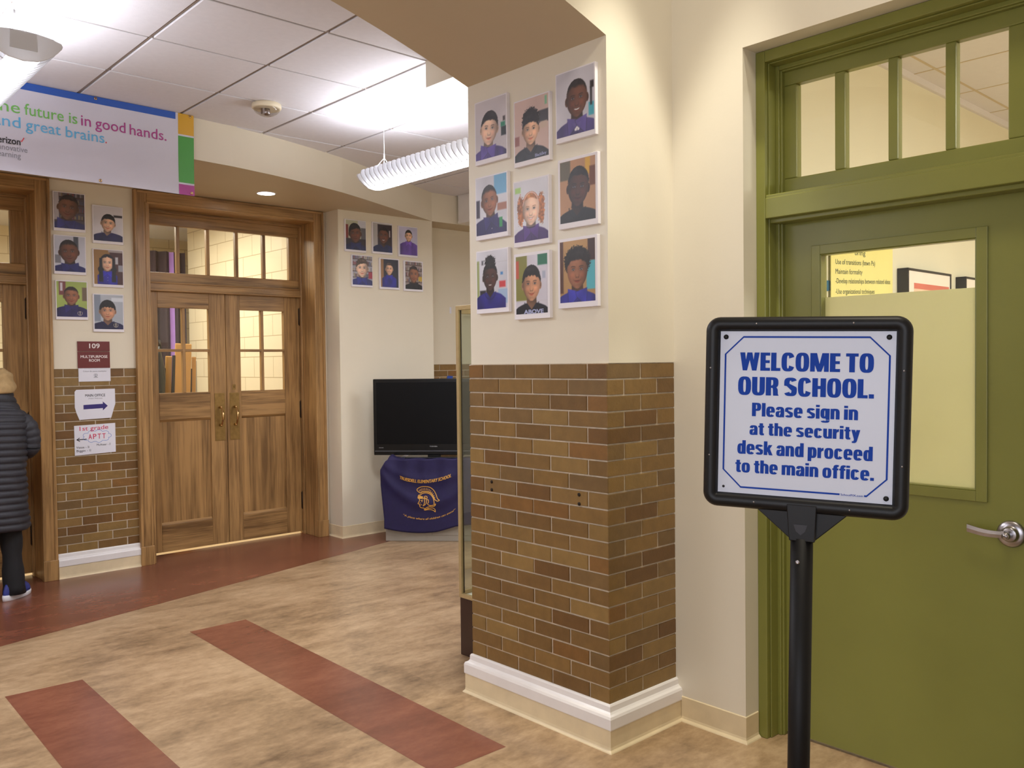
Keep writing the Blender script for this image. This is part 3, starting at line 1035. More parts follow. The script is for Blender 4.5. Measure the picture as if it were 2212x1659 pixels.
        path = [(hx, 6.958, 1.160), (hx, 6.930, 1.160)] + [(hx, 6.930 - 0.030 * math.sin(math.pi * t) - 0.002, 1.160 - 0.150 * t) for t in [i / 12 for i in range(13)]] + [(hx, 6.930, 1.010), (hx, 6.958, 1.010)]
        rr = [0.011, 0.008] + [0.006 + 0.0035 * math.sin(math.pi * i / 12) for i in range(13)] + [0.008, 0.011]
        mb.tube(path, rr, 12)
        for zz in (1.160, 1.010):
            mb.ball((hx, 6.930, zz), 0.0105, 0.0105, 0.0105, 10)
        mb.build('pull_handle', M_BRASSP, leaf)
        if side == -1:
            mb = MB()
            mb.box(X(3.196), X(3.224), 6.957, 6.961, 1.302, 1.346)
            mb.lathe([(0.0, 0.0), (0.007, 0.0), (0.007, 0.003), (0, 0.003)], (X(3.210), 6.957, 1.328), (0, -1, 0), 14)
            mb.build('lock_plate', M_BRASS, leaf)
        hxx = X(3.832) if side == -1 else X(2.458)
        for zz in (1.930, 1.110, 0.300):
            mb = MB()
            mb.tube([(hxx, 6.952, zz - 0.075), (hxx, 6.952, zz + 0.075)], 0.011, 12)
            mb.box(hxx - 0.012, hxx + 0.012, 6.955, 6.962, zz - 0.07, zz + 0.07)
            for q in (-0.075, 0.075):
                mb.ball((hxx, 6.952, zz + q), 0.008, 0.008, 0.012, 8)
            mb.build('hinge', M_IRON, leaf)
    return d


oak_doors(0.0, 'door_2', 'oak double doors with five transom panes and brass pulls')
oak_doors(-2.173, 'door_3', 'oak doors behind the person in the quilted coat')

# ------------------------------------------------------------------ room behind the oak doors
M_BLOCK = bpy.data.materials.new('painted_block')
M_BLOCK.use_nodes = True
nt = M_BLOCK.node_tree
bt = nt.nodes.new('ShaderNodeTexBrick')
bt.inputs['Scale'].default_value = 1.0
bt.inputs['Brick Width'].default_value = 0.40
bt.inputs['Row Height'].default_value = 0.20
bt.inputs['Mortar Size'].default_value = 0.004
bt.inputs['Color1'].default_value = rgb(230, 218, 190)
bt.inputs['Color2'].default_value = rgb(227, 214, 185)
bt.inputs['Mortar'].default_value = rgb(182, 164, 130)
tc = nt.nodes.new('ShaderNodeTexCoord')
sp = nt.nodes.new('ShaderNodeSeparateXYZ')
ad = nt.nodes.new('ShaderNodeMath')
cb = nt.nodes.new('ShaderNodeCombineXYZ')
nt.links.new(tc.outputs['Object'], sp.inputs[0])
nt.links.new(sp.outputs['X'], ad.inputs[0])
nt.links.new(sp.outputs['Y'], ad.inputs[1])
nt.links.new(ad.outputs[0], cb.inputs['X'])
az = nt.nodes.new('ShaderNodeMath')
az.inputs[1].default_value = 0.013
nt.links.new(sp.outputs['Z'], az.inputs[0])
nt.links.new(az.outputs[0], cb.inputs['Y'])
nt.links.new(cb.outputs[0], bt.inputs['Vector'])
nt.links.new(bt.outputs[0], nt.nodes['Principled BSDF'].inputs['Base Color'])
nt.nodes['Principled BSDF'].inputs['Roughness'].default_value = 0.5
mb = MB()
mb.box(3.925, 4.02, 7.05, 9.62, 0, 3.1)
mb.box(3.86, 3.925, 9.50, 9.62, 0, 3.1) if False else None
mb.build('wall_room_east', M_BLOCK, kind='structure', base=(3.97, 8.4, 0))
mb = MB()
mb.box(-2.7, 6.0, 11.0, 11.1, 0, 3.1)
mb.box(5.9, 6.0, 9.5, 11.0, 0, 3.1)
mb.box(4.02, 6.0, 9.52, 9.62, 0, 3.1)
mb.build('wall_room_north', M_BLOCK, kind='structure', base=(0.6, 11.05, 0))
mb = MB()
mb.box(-2.7, 6.0, 7.05, 11.1, 3.1, 3.2)
mb.box(-2.7, -2.6, 7.05, 11.1, 0, 3.1)
mb.build('ceiling_room', M_TILE, kind='structure')
# stage curtain: folded cloth hanging by the end of the block wall
mb = MB()
M_CURT = mat('dark_plum_cloth', rgb(52, 36, 44), 0.8, 0.1, 12)
M_LILAC = mat('lilac_cloth', rgb(168, 128, 208), 0.8, 0.06, 12)
xx = [3.50 + 0.0105 * i for i in range(42)]
for z0, z1 in ((0.02, 2.78),):
    pf = [(x, 9.72 + 0.03 * math.sin((x - 3.5) * 52)) for x in xx]
    for i in range(len(pf) - 1):
        mi = 1 if 3.762 <= xx[i] < 3.80 else 0
        a, b = pf[i], pf[i + 1]
        mb.add([(a[0], a[1], z0), (b[0], b[1], z0), (b[0], b[1], z1), (a[0], a[1], z1)], [(0, 1, 2, 3)], mi, True)
        mb.add([(a[0], a[1] + 0.01, z0), (b[0], b[1] + 0.01, z0), (b[0], b[1] + 0.01, z1), (a[0], a[1] + 0.01, z1)], [(3, 2, 1, 0)], mi, True)
mb.flat = True
tag(mb.build('stage_curtain', [M_CURT, M_LILAC]), 'dark plum curtain with a lilac stripe behind the oak doors', 'curtain')
M_BOARD = mat('tan_hardboard', rgb(176, 132, 72), 0.6, 0.06, 6)
M_EDGE = mat('black_edging', rgb(24, 20, 22), 0.6)
M_GREYB = mat('grey_board', rgb(168, 166, 162), 0.6, 0.04, 6)


def board(name, label, x0, x1, y, z1, lean, m, edge=True):
    mb = MB(Matrix.Translation((x0, y, 0)) @ Matrix.Rotation(lean, 4, 'Y'))
    mb.box(0, x1 - x0, 0, 0.02, 0.0, z1)
    o = thing(name, label, 'board', (x0, y, 0), 'boards leaning in the room')
    mb.build('board_face', m, o, bevel=0.008)
    if edge:
        mb = MB(Matrix.Translation((x0, y, 0)) @ Matrix.Rotation(lean, 4, 'Y'))
        mb.box(-0.022, 0.0, -0.004, 0.02, 0.0, z1 - 0.12)
        mb.build('board_edging', M_EDGE, o)


board('hardboard_sheet', 'tall tan board seen through the left oak door glass', 3.29, 3.455, 8.60, 1.735, 0.045, M_BOARD)
board('hardboard_sheet', 'narrow tan board beside the black bag behind the oak door', 3.22, 3.285, 8.66, 1.61, 0.045, M_BOARD)
board('hardboard_sheet', 'short tan board against the block wall behind the oak door', 3.50, 3.545, 8.66, 1.60, 0.035, M_BOARD)
board('grey_panel', 'thin grey panel between tan board and block wall', 3.60, 3.622, 8.72, 1.56, 0.006, M_GREYB, False)
mb = MB()
M_BAG = mat('black_nylon', rgb(20, 20, 24), 0.35, 0.1, 20, 0.3, 30)
rings = []
for k in range(22):
    t = k / 21
    z = 0.0 + 1.70 * t
    wv = 0.085 * (1 - 0.75 * max(0, t - 0.82) / 0.18) + 0.006 * math.sin(t * 23)
    rings.append([(3.135 + 0.05 * t + wv * math.cos(a) * (1 + 0.06 * math.sin(3 * a + 9 * t)), 8.60 + 0.07 * math.sin(a), z) for a in [2 * math.pi * i / 20 for i in range(20)]])
mb.loft(rings)
mb.tube([(3.16, 8.55, 1.66), (3.15, 8.54, 1.74), (3.19, 8.55, 1.76), (3.21, 8.57, 1.68)], 0.01, 8)
tag(mb.build('garment_bag', M_BAG), 'black bag standing behind the left oak door glass', 'bag')
mb = MB()
mb.box(1.40, 1.56, 7.30, 7.304, 2.28, 2.60)
mb.box(1.36, 1.54, 7.304, 7.308, 1.98, 2.50)
tag(mb.build('blue_banner', mat('sky_blue_paper', rgb(84, 164, 196), 0.7, 0.03, 6)), 'sky blue sheet hanging behind the left door transom', 'banner')

# ------------------------------------------------------------------ vestibule and outer shell
mb = MB()
mb.box(-2.75, 3.2, -3.1, 2.206, 4.20, 4.3)
mb.build('ceiling_vestibule', M_PLASTER_G, kind='structure')
mb = MB()
mb.box(-2.75, -2.60, -3.1, 7.05, 0, 4.3)
mb.build('wall_west', M_PLASTER_G, kind='structure')
mb = MB()
mb.box(-2.75, 8.2, -3.2, -3.1, 0, 4.3)
mb.build('wall_south', M_PLASTER_G, kind='structure')


# ------------------------------------------------------------------ suspended louvred light fixtures
def lamp(xc, label, lit=True):
    y0, y1, zr = 3.60, 4.82, 2.72
    t = thing('pendant_light', label, 'light fixture', (xc, (y0 + y1) / 2, 2.64), 'louvred pendant lights')
    lens = [(-0.135, 0.0), (-0.132, -0.010), (-0.115, -0.030), (-0.085, -0.055), (-0.05, -0.073), (0, -0.080), (0.05, -0.073), (0.085, -0.055), (0.115, -0.030), (0.132, -0.010), (0.135, 0.0), (0.130, 0.010), (0.09, 0.022), (0.045, 0.028), (0.0, 0.030), (-0.045, 0.028), (-0.09, 0.022), (-0.130, 0.010)]
    for ye, s in ((y0, 1), (y1, -1)):
        mb = MB()
        mb.prism(lens, (xc, ye, zr), (1, 0, 0), (0, 0, 1), (0, s, 0), 0.012)
        mb.prism([(-0.045, 0.026), (0.045, 0.026), (0.047, -0.04), (-0.047, -0.04)], (xc, ye - 0.003 * s, zr), (1, 0, 0), (0, 0, 1), (0, s, 0), 0.003)
        mb.build('end_cap', M_LAMP, t, bevel=0.002)
    # centre diffuser strip along the underside
    mb = MB()
    pr = [(-0.056, -0.071), (-0.030, -0.077), (0.0, -0.080), (0.030, -0.077), (0.056, -0.071), (0.056, -0.069), (0.030, -0.075), (0.0, -0.078), (-0.030, -0.075), (-0.056, -0.069)]
    mb.loft([[(xc + p[0], y, zr + p[1]) for p in pr] for y in (y0 + 0.012, y1 - 0.012)], 0, True, False)
    mb.build('diffuser_strip', M_DIFF, t)
    # curved louvre blades in two bands
    nb = 25
    for s in (-1, 1):
        mb = MB()
        blade = [(0.056, -0.073), (0.085, -0.056), (0.112, -0.033), (0.130, -0.010), (0.134, 0.010), (0.128, 0.028), (0.112, 0.036), (0.085, 0.034), (0.070, 0.012), (0.058, -0.030)]
        for k in range(1, nb):
            y = y0 + (y1 - y0) * k / nb
            mb.prism([(s * p[0], p[1]) for p in blade], (xc, y - 0.003, zr), (1, 0, 0), (0, 0, 1), (0, 1, 0), 0.006)
        mb.build('louvre', M_BLADE, t)
    mb = MB()
    mb.tube([(xc, y0 + 0.03, zr - 0.030), (xc, y1 - 0.03, zr - 0.030)], 0.016, 14)
    mb.build('lamp_tube', M_TUBE, t)
    # hanger wires
    for ye in (y0 + 0.12, y1 - 0.12):
        mb = MB()
        mb.tube([(xc, ye, 2.835), (xc, ye, 3.106)], 0.0016, 6)
        mb.tube([(xc, ye, 2.862), (xc, ye, 2.82)], 0.004, 8)
        for q in (-0.085, 0.085):
            mb.tube([(xc, ye, 2.832), (xc + q, ye, zr + 0.02)], 0.002, 6)
        mb.tube([(xc, ye, 2.832), (xc, ye + 0.01, zr + 0.02)], 0.002, 6)
        mb.build('hanger_wire', M_LAMP, t)
    l = area_light('lamp_uplight', (xc, (y0 + y1) / 2, zr + 0.045), (math.pi, 0, 0), 0.20, 1.12, 17, COOL)
    area_light('lamp_lens_light', (xc, (y0 + y1) / 2, zr - 0.0812), (0, 0, 0), 0.104, 1.18, 34, COOL)
    return t


lamp(3.215, 'louvred pendant light beside the brick pier, near the photo wall')
lamp(0.87, 'louvred pendant light with grey end cap near the banner')
lamp(-1.475, 'added unseen louvred pendant light farthest left, beyond the banner')  # unseen repeat of the row, added for its light
lamp(5.56, 'added unseen louvred pendant light farthest right, behind the brick pier')  # another copy out of view, put in to light the lobby

# recessed downlight
t = thing('downlight', 'small round recessed downlight in soffit above oak doors', 'light', (3.172, 6.245, 2.82))
mb = MB()
mb.lathe([(0.066, 0.0), (0.076, 0.0), (0.078, 0.003), (0.076, 0.005), (0.066, 0.005)], (3.172, 6.245, 2.829), (0, 0, 1), 40, caps=False)
mb.build('trim_ring', M_WHITE, t)
mb = MB()
mb.lathe([(0.0, 0.0), (0.067, 0.0), (0.067, 0.003), (0, 0.003)], (3.172, 6.245, 2.830), (0, 0, 1), 40)
mb.build('lens', M_DISC, t)

# dome strobe / detector
cx_, cy_ = 2.525, 4.945
t = thing('ceiling_strobe', 'round cream ceiling strobe with clear dome on the ceiling', 'alarm', (cx_, cy_, 3.03))
mb = MB()
mb.lathe([(0.0, 0.0), (0.084, 0.0), (0.088, -0.004), (0.088, -0.026), (0.084, -0.031), (0.070, -0.031), (0.0, -0.029)], (cx_, cy_, 3.1), (0, 0, 1), 40)
mb.build('base_ring', mat('cream_plastic', rgb(226, 214, 186), 0.4), t)
mb = MB()
mb.lathe([(0.078, -0.031), (0.074, -0.044), (0.062, -0.056), (0.042, -0.068), (0.020, -0.075), (0.0, -0.077)], (cx_, cy_, 3.1), (0, 0, 1), 32, caps=False)
mb.build('dome', glass('dome_plastic', (0.80, 0.78, 0.76, 1), 0.12), t)
mb = MB()
mb.lathe([(0.0, -0.029), (0.020, -0.029), (0.022, -0.060), (0.012, -0.068), (0.0, -0.068)], (cx_, cy_, 3.1), (0, 0, 1), 20)
mb.box(cx_ - 0.032, cx_ - 0.018, cy_ - 0.012, cy_ + 0.012, 3.035, 3.071)
mb.build('strobe_tube', M_STEEL, t)

# ------------------------------------------------------------------ fabric banner on the header
a0, b0 = Vector((1.0, 5.424, 0)), Vector((2.30, 5.485, 0))
bd = (b0 - a0).normalized()
bn = Vector((bd.y, -bd.x, 0))


def BF(off):
    def f(s, z):
        wv = 0.004 * math.sin(s * 9.0) * (1 - min(1, max(0, (z - 2.6) / 0.5))) + 0.003 * math.sin(s * 4 + z * 9)
        p = a0 + bd * s + bn * (off + 0.010 + wv)
        return (p.x, p.y, z)
    return f


bt_ = thing('fabric_banner', 'white printed banner with coloured border hanging over the left oak doors', 'banner', tuple(a0 + bd * 0.6 + Vector((0, 0, 2.585))))
M_BAN = mat('banner_vinyl', rgb(208, 206, 220), 0.45, 0.02, 4)
M_BBLUE = mat('banner_blue', rgb(44, 88, 176), 0.45)
M_BGOLD = mat('banner_gold', rgb(206, 158, 42), 0.45)
M_BGRN = mat('banner_green', rgb(66, 146, 56), 0.45)
M_BMAG = mat('banner_magenta', rgb(158, 48, 128), 0.45)
M_TG = mat('print_green', rgb(112, 178, 88), 0.5)
M_TP = mat('print_plum', rgb(164, 62, 132), 0.5)
M_TB = mat('print_sky', rgb(96, 172, 216), 0.5)
M_TR = mat('print_red', rgb(206, 56, 66), 0.5)


def ban_patch(mb, s0, s1, z0, z1, mi, off, ns=24, nz=8):
    f = BF(off)
    vs = [f(s0 + (s1 - s0) * i / ns, z0 + (z1 - z0) * j / nz) for j in range(nz + 1) for i in range(ns + 1)]
    fs = [(j * (ns + 1) + i, j * (ns + 1) + i + 1, (j + 1) * (ns + 1) + i + 1, (j + 1) * (ns + 1) + i) for j in range(nz) for i in range(ns)]
    mb.add(vs, fs, mi, True)


SL, SR = -0.95, 1.288
mb = MB()
ban_patch(mb, SL, SR, 2.590, 3.098, 0, 0.002, 90, 12)
ban_patch(mb, SL, SR, 2.590, 3.098, 0, 0.0, 90, 12)
ban_patch(mb, SL + 0.12, 1.170, 3.056, 3.098, 1, 0.003, 80, 2)
ban_patch(mb, 1.186, SR, 2.968, 3.098, 2, 0.003, 4, 3)
ban_patch(mb, 1.186, SR, 2.666, 2.957, 3, 0.003, 4, 5)
ban_patch(mb, 1.186, SR, 2.590, 2.655, 4, 0.003, 4, 2)
mb.build('banner_sheet', [M_BAN, M_BBLUE, M_BGOLD, M_BGRN, M_BMAG], bt_)
F = BF(0.0045)
for s, xa, xb, bs, cp, bo, m in (('The', 0.112, 0.283, 2.917, 0.062, 0.004, M_TG), ('future', 0.306, 0.512, 2.917, 0.062, 0.004, M_TG), ('is', 0.541, 0.586, 2.916, 0.062, 0.004, M_TG),
                                 ('in', 0.607, 0.661, 2.914, 0.062, 0.004, M_TP), ('good', 0.686, 0.860, 2.913, 0.062, 0.004, M_TP), ('hands.', 0.885, 1.111, 2.910, 0.062, 0.004, M_TP),
                                 ('And', 0.118, 0.284, 2.836, 0.060, 0.004, M_TB), ('great', 0.310, 0.494, 2.834, 0.060, 0.004, M_TB), ('brains', 0.521, 0.735, 2.832, 0.060, 0.004, M_TB), ('.', 0.741, 0.748, 2.832, 0.060, 0.0, M_TR),
                                 ('verizon', 0.148, 0.281, 2.742, 0.036, 0.014, M_INK), ('innovative', 0.160, 0.316, 2.705, 0.030, 0.0, M_GREY), ('learning', 0.160, 0.282, 2.668, 0.030, 0.0, M_GREY)):
    words('banner_lettering', m, bt_, s, xa, xb, bs, cp, F, bo)
mb = MB()
stroke(mb, [(0.282, 2.768), (0.287, 2.762), (0.300, 2.786)], 0.005, F)
mb.build('tick_mark', M_TR, bt_)
for s, z in ((0.69, 3.086), (1.262, 3.088), (0.705, 2.606), (1.268, 2.606)):
    mb = MB()
    p = Vector(F(s, z))
    mb.lathe([(0.004, 0.0), (0.009, 0.0), (0.009, 0.003), (0.004, 0.003)], p, bn, 16, caps=False)
    mb.build('grommet', M_BRASSP, bt_)


# ------------------------------------------------------------------ portrait prints
def sst(d, w):
    t = np.clip(0.5 - d / w, 0, 1)
    return t * t * (3 - 2 * t)


def C3(c):
    return np.array(c, float) / 255.0


SKIN = {'fair': (226, 190, 166), 'light': (214, 172, 142), 'tan': (186, 136, 104), 'brown': (140, 92, 66), 'deep': (104, 66, 48), 'dark': (72, 46, 38)}


def paint(sp):
    nx, ny = 80, 104
    r = np.random.RandomState(sp['seed'])
    X, Y = np.meshgrid(np.linspace(0, 1, nx), np.linspace(0, 1.3, ny))

    def fbm(fx, fy, s):
        q = np.random.RandomState(s)
        g = q.rand(int(fy) + 2, int(fx) + 2)
        xi = X * fx
        yi = Y / 1.3 * fy
        x0 = np.floor(xi).astype(int); y0 = np.floor(yi).astype(int)
        x0 = np.clip(x0, 0, g.shape[1] - 2); y0 = np.clip(y0, 0, g.shape[0] - 2)
        u = xi - x0; v = yi - y0
        return (g[y0, x0] * (1 - u) + g[y0, x0 + 1] * u) * (1 - v) + (g[y0 + 1, x0] * (1 - u) + g[y0 + 1, x0 + 1] * u) * v

    img = np.zeros((ny, nx, 3))

    def put(mask, col, k=1.0):
        nonlocal img
        m = np.clip(mask * k, 0, 1)[..., None]
        c = C3(col) if isinstance(col, tuple) else col
        img = img * (1 - m) + c * m

    def rect(x0, x1, y0, y1, col, w=0.03, k=1.0):
        d = np.maximum(np.maximum(x0 - X, X - x1), np.maximum(y0 - Y, Y - y1))
        put(sst(d, w), col, k)

    img[:] = C3(sp['bg'])
    img *= (0.93 + 0.12 * fbm(3, 3, sp['seed'])[..., None])
    k = sp.get('scene', 'plain')
    if k == 'books':
        for i in range(4):
            y = 0.32 + 0.27 * i
            rect(0, 1, y, y + 0.03, sp.get('shelf', (58, 36, 28)), 0.02)
            x = 0
            while x < 1:
                w = r.uniform(0.02, 0.06)
                c = [(182, 176, 176), (120, 42, 44), (60, 66, 92), (46, 40, 40), (150, 130, 90), (88, 84, 90)][r.randint(6)]
                rect(x, x + w, y + 0.04, y + r.uniform(0.14, 0.22), c, 0.02, 0.7)
                x += w + r.uniform(0, 0.02)
    for q in sp.get('rects', []):
        rect(*q[:4], q[4], 0.04 if len(q) < 6 else q[5])
    cx0, cy0, hh = sp['head']
    hw = hh * 0.72
    th = math.radians(sp.get('tilt', 0))
    dx, dy = X - cx0, Y - cy0
    U = (dx * math.cos(th) + dy * math.sin(th)) / hw
    V = (-dx * math.sin(th) + dy * math.cos(th)) / hh
    skin = C3(SKIN[sp['skin']])
    hair = C3(sp.get('haircol', (26, 22, 22)))
    n1 = fbm(26, 34, sp['seed'] + 5)
    n2 = fbm(50, 66, sp['seed'] + 9)
    hcol = hair[None, None, :] * (0.75 + 0.7 * n1[..., None])
    ht = sp['hair']
    # hair behind the head
    if ht == 'long':
        d = np.maximum(np.abs(U + 0.0) - (1.18 + 0.12 * np.sin(V * 6) + 0.25 * np.clip(-V, 0, 1)), np.maximum(V - 1.08, -2.6 - V))
        d = np.where(V > 0.2, np.sqrt((U / 1.2) ** 2 + (V / 1.08) ** 2) - 1, d)
        put(sst(d, 0.12), hcol)
    if ht == 'pigtails':
        for s in (-1, 1):
            d = np.sqrt(((U - s * 1.22) / 0.42) ** 2 + ((V + 0.05) / 0.95) ** 2) - 1 + (n2 - 0.5) * 0.5
            put(sst(d, 0.2), hcol)
    if ht == 'puff':
        d = np.sqrt((U / 0.78) ** 2 + ((V - 1.05) / 0.52) ** 2) - 1 + (n2 - 0.5) * 0.5
        put(sst(d, 0.15), hcol)
    if ht == 'afro':
        d = np.sqrt((U / 1.28) ** 2 + ((V - 0.42) / 0.82) ** 2) - 1 + (n2 - 0.5) * 0.22
        put(sst(d, 0.12), hcol)
    if ht == 'tall':
        d = np.sqrt((U / 1.1) ** 2 + ((V - 0.62) / 0.82) ** 2) - 1 + (n2 - 0.5) * 0.3
        put(sst(d, 0.12), hcol)
    # shoulders and shirt
    sc = np.array(C3(sp['shirt']))
    sw = sp.get('sw', 2.1) * hw
    tdx = np.abs(X - cx0 - sp.get('sx', 0))
    ysh = cy0 - hh * 1.06 - 0.42 * hh * (tdx / sw) ** 1.7 - 0.35 * hh * np.clip(tdx / sw - 0.75, 0, 1)
    edge = np.maximum(Y - ysh, (tdx - sw * 1.06) * 1.0)
    fold = 0.70 + 0.34 * fbm(7, 5, sp['seed'] + 3) + 0.12 * np.clip((X - 0.5) * sp.get('side', 1), -1, 1) - 0.16 * np.clip((tdx / sw - 0.6), 0, 1)
    put(sst(edge, 0.03), sc[None, None, :] * fold[..., None])
    # neck
    d = np.maximum(np.abs(U) - 0.56 - 0.25 * np.clip(-V - 0.95, 0, 0.6), np.maximum(V + 0.4, -1.50 - V + np.abs(U) * 0.75))
    put(sst(d, 0.08), skin[None, None, :] * (0.66 + 0.12 * np.clip(-U * sp.get('side', 1), -1, 1) - 0.16 * np.exp(-((V + 0.92) / 0.22) ** 2))[..., None])
    if sp.get('collar', True):
        if sp.get('tee'):
            d = np.maximum(np.abs(U) - 0.40 + (V + 1.32) * -0.5, np.maximum(V + 1.30, -1.72 - V))
            put(sst(d, 0.06), sp['tee'])
        for s in (-1, 1):
            su_ = s * U
            # folded collar leaf: from the side of the neck down to the placket
            d = np.maximum(np.maximum(-(V + 1.62) + 0.10 - 0.62 * (su_ - 0.10), (V + 1.02) - 0.55 * (0.62 - su_) * -1 * 0.3), np.maximum(0.06 - su_ - (V + 1.62) * 0.55, su_ - 0.92 - 0.1 * (V + 1.3)))
            put(sst(d, 0.05), (sc * 1.22)[None, None, :] * fold[..., None], 0.95)
            put(np.exp(-((d + 0.0) / 0.035) ** 2) * (V < -1.1), sc * 0.5, 0.5)
        put(np.exp(-((U - 0.02) / 0.03) ** 2) * (V < -1.6), sc * 0.55, 0.7)
        for vb in (-1.86, -2.2):
            d = np.sqrt(((U - 0.04) * 0.72) ** 2 + (V - vb) ** 2) - 0.032
            put(sst(d, 0.03), (206, 204, 214), 0.9 if sp.get('buttons', True) else 0)
    else:
        dn = np.abs(np.sqrt((U / 0.80) ** 2 + ((V + 1.02) / 0.60) ** 2) - 1)
        put(np.exp(-(dn / 0.07) ** 2) * (V < -1.05), sc * 0.55, 0.7)
    # ears
    if ht not in ('long', 'afro', 'pigtails'):
        for s in (-1, 1):
            d = np.sqrt(((U - s * 1.0) / 0.15) ** 2 + ((V + 0.10) / 0.24) ** 2) - 1
            put(sst(d, 0.25), skin * 0.84)
            d = np.sqrt(((U - s * 1.03) / 0.07) ** 2 + ((V + 0.08) / 0.13) ** 2) - 1
            put(sst(d, 0.5), skin * 0.55, 0.8)
    # head
    wv = np.where(V > 0, np.sqrt(np.clip(1 - np.abs(V) ** 2.4, 0, 1)), np.clip(1 - np.abs(V) ** 2.5, 0, 1) ** 0.62 * (1 - 0.10 * np.abs(V)))
    d = np.where(np.abs(V) < 1, np.abs(U) - wv, np.abs(V) - 1 + 0.02)
    sl = sp.get('side', 1)
    u2 = np.clip(np.abs(U) / np.maximum(wv, 0.3), 0, 1)
    sh = 1.06 - 0.34 * u2 ** 2.6 - 0.17 * np.clip(-U * sl, -1, 1) - 0.16 * np.clip(-V - 0.60, 0, 1) + 0.08 * np.exp(-((U / 0.40) ** 2 + ((V - 0.42) / 0.26) ** 2))
    for s in (-1, 1):
        sh += 0.10 * np.exp(-(((U - s * 0.46) / 0.24) ** 2 + ((V + 0.26) / 0.17) ** 2))
        sh -= 0.20 * np.exp(-(((U - s * 0.38) / 0.24) ** 2 + ((V - 0.02) / 0.11) ** 2))
        sh -= 0.08 * np.exp(-(((U - s * 0.42) / 0.10) ** 2 + ((V + 0.46) / 0.16) ** 2))
    sh -= 0.10 * np.exp(-((U / 0.30) ** 2 + ((V + 0.82) / 0.07) ** 2)) - 0.06 * np.exp(-((U / 0.22) ** 2 + ((V + 0.90) / 0.08) ** 2))
    tone = skin[None, None, :] * sh[..., None] * (0.97 + 0.06 * n1[..., None])
    warm = np.exp(-(((np.abs(U) - 0.5) / 0.25) ** 2 + ((V + 0.3) / 0.2) ** 2))[..., None] * np.array([0.03, -0.01, -0.012])
    put(sst(d, 0.07), np.clip(tone + warm, 0, 1))
    # nose
    put(np.exp(-((U / 0.075) ** 2 + ((V + 0.10) / 0.22) ** 2)), np.clip(skin * 1.14, 0, 1), 0.38)
    put(np.exp(-((U / 0.10) ** 2 + ((V + 0.31) / 0.07) ** 2)), np.clip(skin * 1.18, 0, 1), 0.45)
    for s in (-1, 1):
        put(np.exp(-(((U - s * 0.185) / 0.055) ** 2 + ((V + 0.32) / 0.075) ** 2)), skin * 0.70, 0.45)
        put(np.exp(-(((U - s * 0.095) / 0.055) ** 2 + ((V + 0.395) / 0.028) ** 2)), skin * 0.36, 0.75)
    put(np.exp(-((U / 0.20) ** 2 + ((V + 0.43) / 0.035) ** 2)), skin * 0.68, 0.35)
    # brows and eyes
    for s in (-1, 1):
        u_, v_ = U - s * 0.39, V
        br = v_ - 0.175 + 0.5 * (u_ * s - 0.03) ** 2 - 0.02 * s * u_
        put(np.exp(-((br / 0.030) ** 2)) * sst(np.abs(u_) - 0.21, 0.12), hair * 0.9, 0.62)
        d = np.sqrt((u_ / 0.155) ** 2 + ((v_ - 0.015) / 0.052) ** 2) - 1
        put(sst(d, 0.5), np.clip(np.array([0.84, 0.82, 0.82]) * (0.50 + 0.55 * skin.mean()), 0, 1), 0.9)
        d = np.sqrt((u_ * 0.72 / 0.050) ** 2 + ((v_ - 0.018) / 0.054) ** 2) - 1
        put(sst(d, 0.5), (34, 22, 18))
        put(np.exp(-(((v_ - 0.062 + 1.4 * u_ ** 2) / 0.018) ** 2)) * sst(np.abs(u_) - 0.16, 0.06), (26, 18, 18), 0.8)
        put(np.exp(-(((v_ + 0.045 - 0.8 * u_ ** 2) / 0.016) ** 2)) * sst(np.abs(u_) - 0.14, 0.08), skin * 0.6, 0.45)
        put(np.exp(-(((u_ - 0.02) / 0.020) ** 2 + ((v_ - 0.034) / 0.016) ** 2)), (236, 236, 240), 0.75)
    # mouth
    sm = sp.get('smile', 0.08)
    mw = 0.30 + 0.35 * max(0, sm - 0.08)
    curve = V + 0.595 - sm * 0.55 * (U / 0.35) ** 2
    lipc = np.clip(skin * np.array([0.94, 0.66, 0.64]) + np.array([0.03, 0, 0]), 0, 1)
    up = np.clip(1 - (np.abs(U) / mw) ** 2, 0, 1)
    put(sst(np.abs(curve + 0.035) - 0.055 * up, 0.05) * (curve < 0.01) * sst(np.abs(U) - mw, 0.04), lipc, 0.85)
    put(sst(np.abs(curve - 0.025) - 0.034 * up * (1 - 0.25 * np.exp(-(U / 0.06) ** 2)), 0.04) * (curve > -0.01) * sst(np.abs(U) - mw, 0.04), lipc * 0.86, 0.8)
    if sp.get('teeth'):
        put(sst(np.abs(curve) - 0.036 * up, 0.02) * sst(np.abs(U) - mw * 0.92, 0.05), (228, 222, 216))
        put(np.exp(-((curve - 0.036 * up) / 0.014) ** 2) * sst(np.abs(U) - mw * 0.95, 0.05), skin * 0.42, 0.55)
    else:
        put(np.exp(-(curve / 0.013) ** 2) * sst(np.abs(U) - mw, 0.08), skin * 0.40, 0.75)
    for s in (-1, 1):
        put(np.exp(-(((U - s * (mw + 0.03)) / 0.045) ** 2 + ((V + 0.58 - sm * 0.5) / 0.05) ** 2)), skin * 0.6, 0.4)
